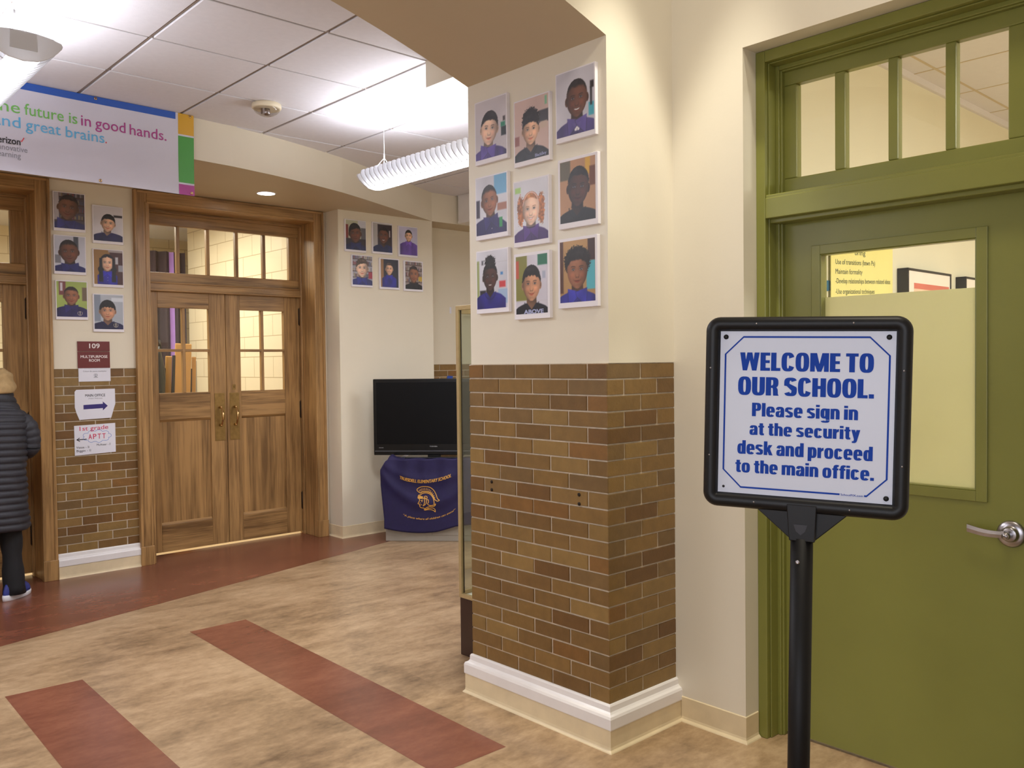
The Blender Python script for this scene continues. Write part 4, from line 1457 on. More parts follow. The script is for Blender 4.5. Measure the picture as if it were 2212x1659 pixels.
    # hair over the forehead
    if ht in ('short', 'tall', 'bangs', 'back', 'long', 'afro', 'puff', 'buzz', 'pigtails', 'side'):
        hl = {'short': 0.54, 'tall': 0.46, 'bangs': 0.36, 'back': 0.62, 'long': 0.66, 'afro': 0.50, 'puff': 0.58, 'buzz': 0.62, 'pigtails': 0.66, 'side': 0.48}[ht]
        hl = hl + sp.get('hl', 0)
        line = hl - 0.36 * np.clip(np.abs(U), 0, 1.1) ** 3.6 + (0.16 * U if ht == 'side' else 0) + (0.04 * np.sin(U * 17 + 1) if ht == 'bangs' else 0) + (0.12 * np.exp(-(U / 0.14) ** 2) if ht == 'long' else 0)
        grow = {'buzz': 1.02, 'back': 1.05, 'short': 1.08, 'bangs': 1.12, 'side': 1.13}.get(ht, 1.08)
        dd = np.where(np.abs(V / grow) < 1, np.abs(U) - np.sqrt(np.clip(1 - np.abs(V / grow) ** 2.4, 0, 1)) * (1 + (grow - 1) * 0.7), 1.0)
        m = sst(dd + (n2 - 0.5) * 0.06, 0.07) * sst(line - V + (n1 - 0.5) * 0.07 + (n2 - 0.5) * 0.05, 0.10 if ht != 'buzz' else 0.22) * sst(0.08 - V, 0.12)
        put(m, hcol, 1.0 if ht != 'buzz' else 0.9)
        put(m * np.exp(-(((U + 0.25 * sl) / 0.4) ** 2 + ((V - 0.86) / 0.12) ** 2)), np.clip(hair * 2.1 + 0.04, 0, 1), 0.35)
    if ht in ('long',):
        for s in (-1, 1):
            d = np.maximum(np.abs(U - s * 1.02) - 0.22 - 0.06 * np.clip(-V, 0, 2), np.maximum(V - 0.55, -2.4 - V))
            put(sst(d, 0.1), hcol)
    if sp.get('band'):
        put(sst(np.abs(np.sqrt(U ** 2 + (V * 0.96) ** 2) - 0.98) - 0.035, 0.04) * (V > 0.25), sp['band'])
    if sp.get('choker'):
        put(np.exp(-((V + 1.16 - 0.25 * U ** 2) / 0.03) ** 2) * sst(np.abs(U) - 0.5, 0.1), (40, 30, 34))
    for q in sp.get('front', []):
        rect(*q[:4], q[4], 0.03 if len(q) < 6 else q[5])
    if sp.get('crest'):
        qx, qy = sp['crest']
        dd = np.abs(np.sqrt(((X - qx) / 0.075) ** 2 + ((Y - qy) / 0.08) ** 2) - 1)
        put(sst(dd - 0.08, 0.12) * (Y < qy + 0.05), (206, 196, 170))
        rect(qx - 0.012, qx + 0.012, qy - 0.06, qy + 0.06, (206, 196, 170), 0.015)
        rect(qx - 0.035, qx + 0.035, qy + 0.045, qy + 0.065, (206, 196, 170), 0.015)
    if sp.get('wash'):
        img = img * (1 - sp['wash']) + sp['wash'] * np.array([0.86, 0.84, 0.88])
    return np.clip(img, 0, 1)


def portrait(c, ex, en, sp, label, group, border=(0.006, 0.006, 0.006, 0.020)):
    """c: centre on the wall, ex: rightwards along the wall, en: outwards. Board with the picture as its part."""
    c, ex, en = Vector(c), Vector(ex), Vector(en)
    W_, H_, T_ = 0.213, 0.277, 0.018
    T = Matrix((ex, en, Vector((0, 0, 1)))).transposed().to_4x4()
    tl = math.radians(sp.get('rot', 0))
    T = Matrix.Translation(c) @ T @ Matrix.Rotation(tl, 4, 'Y')
    mb = MB(T)
    mb.box(-W_ / 2, W_ / 2, 0.0, T_, -H_ / 2, H_ / 2)
    o = tag(mb.build('portrait_print', M_PANEL, bevel=0.0015), label, 'portrait', group)
    img = paint(sp)
    ny, nx, _ = img.shape
    x0, x1 = -W_ / 2 + border[0], W_ / 2 - border[1]
    z0, z1 = -H_ / 2 + border[3], H_ / 2 - border[2]
    vs = [T @ Vector((x0 + (x1 - x0) * i / (nx - 1), T_ + 0.0005, z0 + (z1 - z0) * j / (ny - 1))) for j in range(ny) for i in range(nx)]
    base = Vector(o['_b'])
    me = bpy.data.meshes.new('printed_picture')
    me.from_pydata([v - base for v in vs], [], [(j * nx + i, j * nx + i + 1, (j + 1) * nx + i + 1, (j + 1) * nx + i) for j in range(ny - 1) for i in range(nx - 1)])
    at = me.color_attributes.new('ink', 'FLOAT_COLOR', 'POINT')
    L_ = np.where(img <= 0.04045, img / 12.92, ((img + 0.055) / 1.055) ** 2.4)
    buf = np.ones((ny * nx, 4), np.float32)
    buf[:, :3] = L_.reshape(-1, 3)
    at.data.foreach_set('color', buf.ravel())
    me.materials.append(M_PRINT)
    p = bpy.data.objects.new('printed_picture', me)
    COL.objects.link(p)
    p.parent = o
    p['_b'] = list(base)
    return o, T, (x0, x1, z0, z1, T_)


PUR, NAVY, ROY, BLK = (84, 68, 138), (34, 34, 88), (44, 46, 150), (28, 28, 34)
GP = 'portrait prints on the brick pier'
pier = [
    (2.857, 2.514, dict(seed=1, bg=(206, 200, 206), head=(0.46, 0.66, 0.37), tilt=-6, skin='fair', hair='short', hl=-0.04, shirt=PUR, side=-1, rects=[(0.84, 1.0, 0.42, 0.62, (36, 44, 48)), (0.83, 0.97, 0.62, 0.72, (44, 128, 100)), (0.9, 0.97, 0.74, 0.84, (60, 50, 50))]), 'portrait of child in purple polo with straight dark hair, upper left on the brick pier'),
    (2.602, 2.461, dict(seed=2, bg=(206, 180, 172), head=(0.48, 0.64, 0.325), skin='light', hair='tall', shirt=(52, 54, 60), collar=False, side=1, rects=[(0.72, 1.0, 0.72, 0.98, (60, 58, 62)), (0.76, 0.96, 0.60, 0.74, (196, 176, 160)), (0.90, 0.96, 1.08, 1.26, (120, 180, 140)), (0.0, 0.14, 0.35, 0.55, (150, 100, 96))]), 'portrait of child with tall curly black hair in dark lettered shirt, on the brick pier'),
    (2.354, 2.514, dict(seed=3, bg=(204, 202, 214), head=(0.55, 0.72, 0.381), skin='deep', hair='buzz', shirt=(82, 68, 132), tee=(230, 226, 230), teeth=True, smile=0.16, buttons=False, rects=[(0.86, 1.0, 0.3, 0.56, (70, 168, 188)), (0.90, 0.95, 0.5, 0.86, (40, 36, 38)), (0.9, 1.0, 0.84, 0.98, (46, 40, 40))]), 'portrait of child in purple polo over white undershirt, upper right on the brick pier'),
    (2.859, 2.183, dict(seed=4, bg=(206, 206, 216), head=(0.44, 0.76, 0.347), tilt=6, skin='brown', hair='buzz', shirt=(50, 42, 100), rects=[(0.6, 1.0, 0.86, 1.3, (112, 168, 206)), (0.0, 0.12, 0.4, 0.8, (52, 44, 60)), (0.7, 1.0, 0.5, 0.66, (160, 110, 92))], front=[(0.76, 0.86, 0.12, 0.34, (46, 140, 82))]), 'portrait of child in dark polo with green emblem, left of middle row on the pier'),
    (2.610, 2.126, dict(seed=5, bg=(214, 214, 224), head=(0.5, 0.68, 0.347), skin='fair', hair='pigtails', haircol=(150, 94, 56), shirt=(78, 48, 118), teeth=True, smile=0.18, band=(226, 190, 180), choker=True, buttons=False, rects=[(0.03, 0.20, 1.06, 1.18, (160, 200, 112))]), 'portrait of smiling child with curly auburn pigtails in purple polo, on the brick pier'),
    (2.345, 2.170, dict(seed=6, bg=(176, 134, 100), head=(0.52, 0.72, 0.403), tilt=-4, skin='dark', hair='short', hl=0.06, shirt=BLK, collar=False, rects=[(0.0, 0.3, 0.9, 1.3, (96, 88, 70)), (0.72, 0.86, 0.95, 1.3, (206, 160, 60)), (0.84, 1.0, 0.7, 1.1, (104, 58, 36))]), 'portrait of child in black shirt with yellow flag behind, right of middle row on pier'),
    (2.860, 1.858, dict(seed=7, bg=(210, 210, 220), head=(0.44, 0.72, 0.314), skin='dark', hair='puff', shirt=(48, 44, 140), collar=False, teeth=True, rects=[(0.0, 0.08, 0.2, 1.1, (150, 160, 100)), (0.74, 0.94, 0.46, 0.60, (196, 62, 66)), (0.78, 0.86, 0.74, 0.80, (70, 130, 190)), (0.7, 1.0, 0.1, 0.42, (160, 184, 214)), (0.16, 0.22, 1.0, 1.1, (90, 90, 100)), (0.1, 0.3, 0.28, 0.42, (40, 36, 40))]), 'portrait of child with curly updo in blue polo, lower left on the brick pier'),
    (2.611, 1.821, dict(seed=8, bg=(206, 202, 214), head=(0.5, 0.66, 0.381), skin='tan', hair='bangs', hl=0.12, shirt=(26, 24, 38), collar=False, smile=0.14, rects=[(0.0, 0.36, 0.3, 1.3, (128, 126, 58)), (0.0, 0.1, 0.8, 1.2, (186, 84, 62)), (0.7, 1.0, 1.06, 1.3, (40, 110, 84)), (0.84, 0.94, 0.76, 0.92, (170, 176, 196))]), 'portrait of child in black lettered shirt before a green door, bottom of the pier'),
    (2.350, 1.854, dict(seed=9, bg=(178, 140, 92), head=(0.5, 0.68, 0.403), skin='brown', hair='afro', shirt=(52, 52, 158), side=-1, rects=[(0.0, 0.1, 0.2, 1.3, (84, 52, 40)), (0.76, 1.0, 0.25, 0.85, (84, 172, 186)), (0.8, 1.0, 0.85, 1.3, (60, 36, 34))]), 'portrait of child in royal blue polo beside a teal coat, lower right on pier'),
]
for y, z, sp, lb in pier:
    bd_ = (0.012, 0.012, 0.012, 0.022) if sp['seed'] in (6, 8, 9) else (0.006, 0.006, 0.006, 0.020)
    o, T, R4 = portrait((2.530, y, z), (0, -1, 0), (-1, 0, 0), sp, lb, GP, bd_)
    if sp['seed'] in (2, 8):
        mb = MB(T)
        fn = lambda a, b: (a, 0.0192, b)
        if sp['seed'] == 2:
            text(mb, 'BlackBoy', 0.022, 0.088, -0.113, 0.012, lambda a, b: (a, 0.0192, b + (a - 0.03) * 0.03), 0.02)
        else:
            text(mb, 'ABOVE', -0.045, 0.070, -0.1165, 0.016, fn, 0.05)
        mb.build('shirt_lettering', mat('shirt_print', rgb(170, 176, 214), 0.5), o)
GL = 'portrait prints between the oak doors'
left = [
    (1.888, 2.612, dict(seed=11, bg=(64, 58, 66), scene='books', head=(0.46, 0.78, 0.448), tilt=-8, skin='deep', hair='back', shirt=(40, 40, 104), smile=0.2, wash=0.12, side=-1, front=[], rects=[(0.0, 0.16, 0.3, 1.3, (176, 172, 180))]), 'portrait of smiling child with dark bookshelves behind, topmost left between the oak doors'),
    (2.149, 2.545, dict(seed=12, bg=(212, 210, 218), head=(0.5, 0.68, 0.325), tilt=-6, skin='light', hair='short', hl=-0.06, shirt=(38, 34, 92), collar=False, smile=0.2, sw=2.4, rects=[(0.7, 1.0, 0.92, 1.0, (40, 36, 40), 0.06)]), 'portrait of child in navy top against white, topmost right between the oak doors'),
    (1.886, 2.306, dict(seed=13, bg=(196, 198, 212), head=(0.46, 0.74, 0.426), tilt=4, skin='deep', hair='buzz', shirt=(38, 38, 106), buttons=False, rects=[(0.62, 0.78, 0.6, 1.3, (70, 74, 84)), (0.0, 0.2, 0.3, 0.6, (120, 120, 130))]), 'portrait of short-haired child in navy polo, pale window behind, between the oak doors'),
    (2.145, 2.228, dict(seed=14, bg=(146, 108, 58), head=(0.46, 0.82, 0.302), skin='light', hair='long', haircol=(20, 16, 20), shirt=(48, 42, 170), sw=1.5, smile=0.14, rects=[(0.55, 1.0, 0, 1.3, (70, 36, 34)), (0.74, 0.84, 0.78, 1.05, (190, 190, 196)), (0.84, 1.0, 0.5, 0.75, (150, 150, 160)), (0.5, 1.0, 1.22, 1.3, (170, 160, 160))]), 'portrait of child with long black hair in royal blue polo, between the oak doors'),
    (1.891, 1.984, dict(seed=15, bg=(160, 178, 92), head=(0.48, 0.78, 0.336), skin='brown', hair='buzz', shirt=(42, 38, 96), sw=2.3, smile=0.14, buttons=False, crest=(0.76, 0.14), rects=[(0.08, 0.3, 0.8, 1.3, (120, 70, 70)), (0.12, 0.2, 0.95, 1.25, (206, 200, 210)), (0.84, 1.0, 0.6, 1.1, (110, 92, 72))]), 'portrait of child in navy crest polo before lime green wall, between the oak doors'),
    (2.140, 1.900, dict(seed=16, bg=(178, 184, 194), head=(0.46, 0.7, 0.37), skin='tan', hair='bangs', haircol=(18, 16, 18), shirt=(34, 32, 80), sw=2.2, collar=False, smile=0.06, crest=(0.74, 0.16), rects=[(0.0, 0.22, 0.3, 1.3, (130, 140, 156)), (0.6, 1.0, 1.05, 1.2, (214, 220, 230))]), 'portrait of child with black bangs in navy crest polo, above the room number plate'),
]
for x, z, sp, lb in left:
    portrait((x, 6.724, z), (1, 0, 0), (0, -1, 0), sp, lb, GL)
GR = 'portrait prints beside the television'
right = [
    (4.125, 2.617, dict(seed=21, bg=(176, 176, 150), head=(0.46, 0.74, 0.403), tilt=4, skin='deep', hair='side', shirt=(32, 34, 76), buttons=False, rects=[(0.0, 0.12, 0.5, 1.1, (120, 50, 46)), (0.76, 1.0, 0.4, 1.0, (96, 92, 96)), (0.0, 1.0, 0.0, 0.5, (50, 40, 44)), (0.6, 1.0, 1.0, 1.3, (200, 200, 208))]), 'portrait of child turned slightly, navy polo, first of upper row by the television'),
    (4.403, 2.620, dict(seed=22, bg=(182, 178, 176), head=(0.54, 0.76, 0.37), skin='deep', hair='back', shirt=(40, 46, 92), collar=False, teeth=True, smile=0.18, rects=[(0.24, 1.0, 0.0, 1.25, (52, 40, 44)), (0.84, 0.9, 0.7, 1.0, (190, 180, 180))]), 'portrait of smiling child with hair pulled back, middle of upper row by the television'),
    (4.682, 2.614, dict(seed=23, bg=(196, 194, 220), head=(0.52, 0.9, 0.258), skin='light', hair='short', shirt=(112, 80, 170), sw=2.4, teeth=True, smile=0.2, buttons=False), 'portrait of child in bright purple polo on lavender ground, beside the television wall edge'),
    (4.187, 2.316, dict(seed=24, bg=(160, 158, 168), scene='books', head=(0.48, 0.76, 0.403), skin='fair', hair='side', haircol=(70, 58, 50), shirt=(36, 40, 112), buttons=False, smile=0.08, side=-1, rects=[(0.8, 1.0, 0.3, 0.6, (150, 44, 60))]), 'portrait of brown-haired child in open navy collar, first of lower row by the television'),
    (4.474, 2.310, dict(seed=25, bg=(40, 38, 48), head=(0.48, 0.86, 0.28), skin='light', hair='back', haircol=(60, 48, 44), shirt=(44, 42, 150), sw=1.9, teeth=True, smile=0.2, buttons=False, rects=[(0.0, 0.16, 0, 1.3, (150, 110, 70))]), 'portrait of smiling child in royal blue blouse on dark ground, by the television'),
    (4.739, 2.305, dict(seed=26, bg=(150, 136, 130), scene='books', head=(0.5, 0.72, 0.392), skin='brown', hair='buzz', shirt=(30, 28, 32), smile=0.16, buttons=False, wash=0.06, rects=[(0.78, 1.0, 0.4, 0.62, (196, 162, 60))]), 'portrait of child in black polo before bookshelves, last of lower row by the television'),
]
for x, z, sp, lb in right:
    bd_ = (0.012, 0.012, 0.010, 0.018) if sp['seed'] > 24 else (0.007, 0.004, 0.006, 0.018)
    portrait((x, 6.500, z), (1, 0, 0), (0, -1, 0), sp, lb, GR, bd_)

# ------------------------------------------------------------------ plates and papers between the oak doors
WF = lambda off: (lambda x, z: (x, 6.724 - off, z))
t = thing('room_sign', 'maroon room plate 109 multipurpose room with white strip below', 'sign', (2.033, 6.72, 1.40))
mb = MB()
mb.box(1.923, 2.143, 6.714, 6.724, 1.620, 1.691)
mb.build('number_plate', M_MAROON, t, bevel=0.001)
mb = MB()
mb.box(1.923, 2.143, 6.714, 6.724, 1.498, 1.6165)
mb.build('name_plate', M_MAROON, t, bevel=0.001)
mb = MB()
mb.box(1.927, 2.146, 6.718, 6.7245, 1.400, 1.498)
mb.build('paper_strip', M_PAPER, t)
mb = MB()
f = WF(0.0108)
text(mb, '109', 2.002, 2.073, 1.642, 0.033, f, 0.018, 0)
mb.build('room_number', M_WHITEINK, t)
for s, xa, xb, bs in (('MULTIPURPOSE', 1.942, 2.126, 1.571), ('ROOM', 1.999, 2.072, 1.544)):
    mb = MB()
    text(mb, s, xa, xb, bs, 0.019, f, 0.014)
    mb.build('room_name', M_WHITEINK, t)
f = WF(0.0068)
mb = MB()
text(mb, 'Colum-de usora mealsplan', 1.957, 2.117, 1.470, 0.010, f, 0.0, 0)
mb.build('small_print', M_GREY, t)
mb = MB()
stroke(mb, arc(2.043, 1.446, 0.011, 120, 420, 18), 0.003, f, 1)
stroke(mb, [(2.043, 1.436), (2.043, 1.456)], 0.004, f, 1)
stroke(mb, [(2.029, 1.430), (2.058, 1.430)], 0.0035, f, 1)
mb.build('crest', [M_WHITEINK, M_GREY], t)

t = thing('paper_notice', 'white MAIN OFFICE paper with purple arrow pointing right on the brick', 'notice', (2.035, 6.72, 1.125))
mb = MB()
mb.prism([(1.898, 1.328), (1.910, 1.342), (2.175, 1.344), (2.176, 1.232), (2.164, 1.195), (2.145, 1.130), (1.926, 1.124), (1.908, 1.172), (1.897, 1.215)], (0, 6.722, 0), (1, 0, 0), (0, 0, 1), (0, -1, 0), 0.0016)
mb.build('paper_sheet', M_PAPER, t)
mb = MB()
f = WF(0.0042)
text(mb, 'MAIN OFFICE', 1.969, 2.106, 1.290, 0.018, f, 0.010, 0)
mb.build('lettering', M_INK, t)
mb = MB()
text(mb, '(Visitor Welcome)', 1.99, 2.085, 1.272, 0.010, f, 0.0, 0)
mb.build('small_print', M_GREY, t)
mb = MB()
mb.add([f(*q) for q in [(1.955, 1.199), (2.088, 1.203), (2.088, 1.186), (2.122, 1.219), (2.088, 1.252), (2.088, 1.235), (1.955, 1.231)]], [(0, 1, 5, 6), (2, 3, 4)], 2)
mb.build('arrow', [M_INK, M_GREY, M_NAVY], t)

t = thing('paper_notice', 'white handwritten 1st grade APTT paper below the MAIN OFFICE notice', 'notice', (2.03, 6.72, 0.87))
mb = MB()
mb.prism([(1.889, 1.083), (2.172, 1.090), (2.172, 0.876), (1.890, 0.868)], (0, 6.722, 0), (1, 0, 0), (0, 0, 1), (0, -1, 0), 0.0016)
mb.build('paper_sheet', M_PAPER, t)
mb = MB()
text(mb, '1st grade', 1.925, 2.122, 1.045, 0.030, lambda x, z: (x, 6.7198, z + (x - 1.925) * 0.02), 0.006, 0)
mb.build('heading', M_PINK, t)
mb = MB()
for (xa, s) in ((1.985, 'A'), (2.016, 'P'), (2.048, 'T'), (2.080, 'T')):
    text(mb, s, xa, xa + 0.022, 0.981, 0.036, f, 0.012, 0)
mb.build('big_letters', M_PINK, t)
mb = MB()
cl = []
for k in range(9):
    a = 2 * math.pi * k / 9
    c_ = (2.043 + 0.078 * math.cos(a), 1.000 + 0.032 * math.sin(a))
    cl += arc(c_[0], c_[1], 0.022, math.degrees(a) - 75, math.degrees(a) + 75, 6, 0.015)
stroke(mb, cl, 0.0030, f, 0, True)
mb.build('cloud_outline', M_BLUEM, t)
mb = MB()
stroke(mb, [(1.905, 0.981), (1.972, 0.983)], 0.006, f, 1)
stroke(mb, [(1.924, 0.994), (1.904, 0.981), (1.926, 0.969)], 0.006, f, 1)
mb.build('arrow', [M_PINK, M_INK], t)
for s, xa, xb, bs in (('Vessa - 216', 1.900, 2.012, 0.918), ('McAteer - 217', 2.040, 2.156, 0.929), ('Biggin - 212', 1.902, 2.026, 0.893)):
    words('handwritten_word', M_INK, t, s, xa, xb, bs, 0.015, f, 0.006)

# ------------------------------------------------------------------ anchor screws left in the pier, tape marks
for y, z in ((2.884, 0.975), (2.884, 0.940), (2.357, 0.973), (2.357, 0.936)):
    mb = MB()
    mb.lathe([(0.0, 0.0), (0.0075, 0.0), (0.0075, 0.003), (0.004, 0.005), (0.0, 0.003)], (2.5185, y, z), (-1, 0, 0), 14)
    side = 'left' if y > 2.6 else 'right'
    row = 'upper' if z > 0.95 else 'lower'
    tag(mb.build('wall_anchor', M_IRON), f'small dark anchor in the pier brick, {row} of the {side} pair', 'screw', 'anchors in the brick pier')
mb = MB()
mb.box(5.41, 5.432, 6.8045, 6.806, 2.00, 2.062)
tag(mb.build('tape_strip', M_PAPER), 'small white tape scrap on the alcove wall above the television', 'tape')

# ------------------------------------------------------------------ display case
t = thing('display_case', 'gold framed glass display case on dark brown base behind the pier', 'cabinet', (3.4, 3.25, 0))
x0, x1, y0, y1 = 2.795, 4.02, 3.042, 3.469
mb = MB()
mb.box(x0 + 0.004, x1, y0, y1 - 0.004, 0.0, 0.297)
mb.build('case_base', M_DKBROWN, t, bevel=0.002)
mb = MB()
fw = 0.019
for xa, xb, ya, yb in ((x0, x0 + 0.024, y1 - fw, y1), (x1 - 0.024, x1, y1 - fw, y1), (x0, x0 + 0.024, y0, y0 + fw), (x1 - 0.024, x1, y0, y0 + fw)):
    mb.box(xa, xb, ya, yb, 0.297, 1.794)
for za, zb in ((0.297, 0.318), (1.772, 1.794)):
    mb.box(x0, x0 + fw, y0 + fw, y1 - fw, za, zb)
    mb.box(x1 - fw, x1, y0 + fw, y1 - fw, za, zb)
    mb.box(x0 + 0.024, x1 - 0.024, y1 - fw, y1, za - (0.018 if za > 1 else 0), zb + (0.012 if za < 1 else 0))
    mb.box(x0 + 0.024, x1 - 0.024, y0, y0 + fw, za, zb)
mb.build('case_frame', M_GOLD, t, bevel=0.0015)
mb = MB()
mb.box(x0 + 0.016, x0 + 0.019, y1 - 0.0245, y1 - fw, 0.32, 1.776)
mb.build('gasket', M_BLACK, t)
mb = MB()
mb.box(x0 + 0.008, x0 + 0.012, y0 + 0.01, y1 - 0.01, 0.31, 1.78)
mb.build('side_pane', M_GLASSW, t)
mb = MB()
mb.box(x0 + 0.02, x1 - 0.03, y1 - 0.010, y1 - 0.006, 0.31, 1.78)
mb.build('front_pane', M_GLASSW, t)
mb = MB()
mb.box(x0 + 0.01, x1 - 0.01, y0 + 0.004, y1 - 0.012, 0.297, 0.312)
mb.build('case_floor', M_WHITE, t)

# ------------------------------------------------------------------ television on a grey cabinet with a school cloth
U_ = Vector((0.678, -0.735, 0)).normalized()
NB = Vector((0.735, 0.678, 0)).normalized()
C0 = Vector((4.16, 6.143, 0))
TC = Matrix((U_, NB, Vector((0, 0, 1)))).transposed().to_4x4()
TC = Matrix.Translation(C0) @ TC            # local: x along the front, y into the corner, z up
M_GREYLOGO = mat('grey_logo', rgb(150, 150, 152), 0.5)
M_GREYCAB = mat('grey_laminate', rgb(150, 142, 130), 0.55, 0.05, 8)
cab = thing('media_cabinet', 'low grey cabinet under the television, mostly covered by purple cloth', 'cabinet', tuple(C0 + U_ * 0.4 + NB * 0.2))
mb = MB(TC)
mb.box(0.0, 0.80, 0.0, 0.50, 0.0, 0.655)
mb.box(-0.008, 0.808, -0.008, 0.50, 0.655, 0.685)
mb.build('cabinet_body', M_GREYCAB, cab, bevel=0.004)
mb = MB(TC)
for a, b in ((0.012, 0.397), (0.403, 0.788)):
    mb.box(a, b, -0.004, 0.001, 0.05, 0.64)
mb.build('cabinet_door', M_GREYCAB, cab, bevel=0.002)


def cloth_off(u, z):
    """how far the hanging cloth stands off the cabinet front"""
    t = (0.70 - z) / 0.6
    g = 0.022 + 0.010 * math.sin(u * 38 + 0.6) * max(0, 1 - t * 1.5) + 0.012 * math.sin(u * 9 - 0.5 + 2 * t)
    sw = (u - 0.38) / 0.40
    g += 0.018 * math.exp(-((t - 0.62 + 0.42 * sw * sw) / 0.09) ** 2) + 0.012 * math.exp(-((t - 0.30 + 0.25 * sw * sw) / 0.07) ** 2)
    return g + 0.012 * t


def cloth_pt(u, z, ex=0.0):
    return tuple(Vector((u, -0.008 - cloth_off(u, z) - ex, z)))


M_CLOTH = mat('purple_cloth', rgb(25, 16, 66), 0.75, 0.10, 14, 0.2, 200)
M_CGOLD = mat('gold_print', rgb(206, 154, 66), 0.6)
mb = MB(TC)
nu, nz = 64, 40
grid = []
for j in range(nz + 1):
    row = []
    for i in range(nu + 1):
        q = i / nu
        t_ = j / nz
        uL = -0.030 + 0.030 * min(1, max(0, (t_ - 0.35) / 0.5)) + (0.045 * (1 - t_ / 0.12) if t_ < 0.12 else 0)
        uR = 0.83 - 0.02 * t_
        u = uL + (uR - uL) * q
        zb = 0.115 - 0.040 * math.sin(math.pi * min(1, q / 0.75)) + 0.11 * max(0, q - 0.55) ** 1.0 * 0.9
        zt = 0.703 + 0.003 * math.sin(u * 30) - 0.02 * (q < 0.03)
        z = zt + (zb - zt) * t_
        row.append(cloth_pt(u, z))
    grid.append(row)
front = [p for r_ in grid for p in r_]
fs = [(j * (nu + 1) + i, j * (nu + 1) + i + 1, (j + 1) * (nu + 1) + i + 1, (j + 1) * (nu + 1) + i) for j in range(nz) for i in range(nu)]
mb.add(front, fs, 0, True)
# the part lying on the cabinet top, gathered
top = []
for j in range(7):
    for i in range(nu + 1):
        u, y, z = grid[0][i]
        s = j / 6
        top.append((u, y + s * (0.20 - y), z + 0.004 * math.sin(u * 40 + s * 5) * s - 0.012 * s + (0.034 * math.exp(-((u - 0.06) / 0.03) ** 2) * math.sin(math.pi * min(1, s * 1.6)) if s < 0.63 else 0)))
mb.add(top, [(j * (nu + 1) + i, (j + 1) * (nu + 1) + i, (j + 1) * (nu + 1) + i + 1, j * (nu + 1) + i + 1) for j in range(6) for i in range(nu)], 0, True)
mb.flat = True
cloth = tag(mb.build('school_cloth', M_CLOTH), 'purple school cloth with gold helmet emblem draped over the grey cabinet', 'cloth')
sol = cloth.modifiers.new('thick', 'SOLIDIFY')
sol.thickness = 0.002
sol.offset = 1
CF = lambda u, z: cloth_pt(u, z, 0.0035)
mb = MB(TC)


def curved(mb, s, u0, u1, zfun, h, bold, shear=0.25):
    text(mb, s, u0, u1, 0.0, h, lambda u, y: CF(u, zfun(u) + y), bold, 0, shear)


q1 = np.polyfit([0.146, 0.347, 0.568], [0.535, 0.500, 0.548], 2)
q2 = np.polyfit([0.173, 0.37, 0.604], [0.222, 0.188, 0.268], 2)
curved(mb, 'TRUESDELL ELEMENTARY SCHOOL', 0.142, 0.572, lambda u: float(np.polyval(q1, u)), 0.026, 0.03)
mb.build('cloth_lettering', M_CGOLD, cloth)
mb = MB(TC)
curved(mb, '\u201cA place where all children can excel\u201d', 0.165, 0.606, lambda u: float(np.polyval(q2, u)), 0.016, 0.015)
mb.build('cloth_motto', M_CGOLD, cloth)
# helmet emblem, drawn in gold lines (pixel box of the emblem turned into cloth coordinates)
mb = MB(TC)
E = lambda x, y: (0.283 + (x - 690) / 380 * 0.190, 0.470 - (y - 565) / 490 * 0.222)
LW = 0.0062


def ln(pts, w=LW, closed=False):
    q = [E(*p) for p in pts]
    # smooth with Catmull-Rom
    out = []
    m_ = len(q)
    for i in range(m_ - 1):
        p0, p1, p2, p3 = q[max(i - 1, 0)], q[i], q[i + 1], q[min(i + 2, m_ - 1)]
        for k in range(5):
            s = k / 5
            out.append(tuple(0.5 * ((2 * p1[a]) + (-p0[a] + p2[a]) * s + (2 * p0[a] - 5 * p1[a] + 4 * p2[a] - p3[a]) * s * s + (-p0[a] + 3 * p1[a] - 3 * p2[a] + p3[a]) * s ** 3) for a in (0, 1)))
    out.append(q[-1])
    stroke(mb, out, w, CF, 0)


ln([(745, 690), (690, 640), (700, 605), (760, 572), (830, 566), (900, 580), (960, 630), (1000, 700), (1035, 790), (1068, 820), (1030, 835), (990, 810)])     # crest outside
ln([(745, 690), (770, 668), (830, 660), (890, 672), (935, 710), (968, 770), (990, 810)], 0.0085)                                                             # crest foot
for x, y, x2, y2 in ((722, 628, 738, 660), (742, 612, 757, 652), (765, 600, 778, 648), (790, 594, 800, 642), (816, 592, 822, 640), (845, 594, 846, 640), (872, 602, 868, 646), (898, 616, 890, 656), (922, 636, 910, 672), (944, 664, 930, 694), (962, 694, 946, 722), (978, 728, 962, 752), (992, 760, 976, 782)):
    ln([(x, y), (x2, y2)], 0.0042)
ln([(745, 725), (780, 695), (840, 685), (900, 705), (945, 755), (970, 810), (978, 860), (975, 890)])                                                           # skull
ln([(745, 720), (715, 730), (708, 775), (725, 782), (800, 785), (835, 770)])                                                                                  # visor
ln([(720, 745), (790, 765)], 0.012)
ln([(715, 765), (780, 778)], 0.008)
ln([(812, 770), (815, 752), (838, 745), (858, 760), (855, 785), (835, 792), (818, 786), (812, 770)])                                                          # disc
ln([(728, 790), (735, 820), (722, 850), (708, 880), (730, 888), (735, 915), (740, 945), (770, 962), (800, 965), (815, 985)])                                 # face
ln([(755, 825), (790, 815)], 0.006)
ln([(765, 838), (785, 842)], 0.006)
ln([(738, 862), (755, 872)], 0.005)
ln([(740, 905), (775, 900)], 0.005)
ln([(815, 795), (820, 850), (805, 900), (790, 925), (835, 890), (850, 850), (848, 795)])                                                                      # cheek guard
ln([(862, 800), (880, 820), (882, 860), (865, 880)])
ln([(868, 880), (880, 905), (930, 918), (985, 900), (1000, 885), (995, 915), (960, 935), (900, 925)])                                                         # neck guard
ln([(815, 985), (860, 950), (930, 930)])
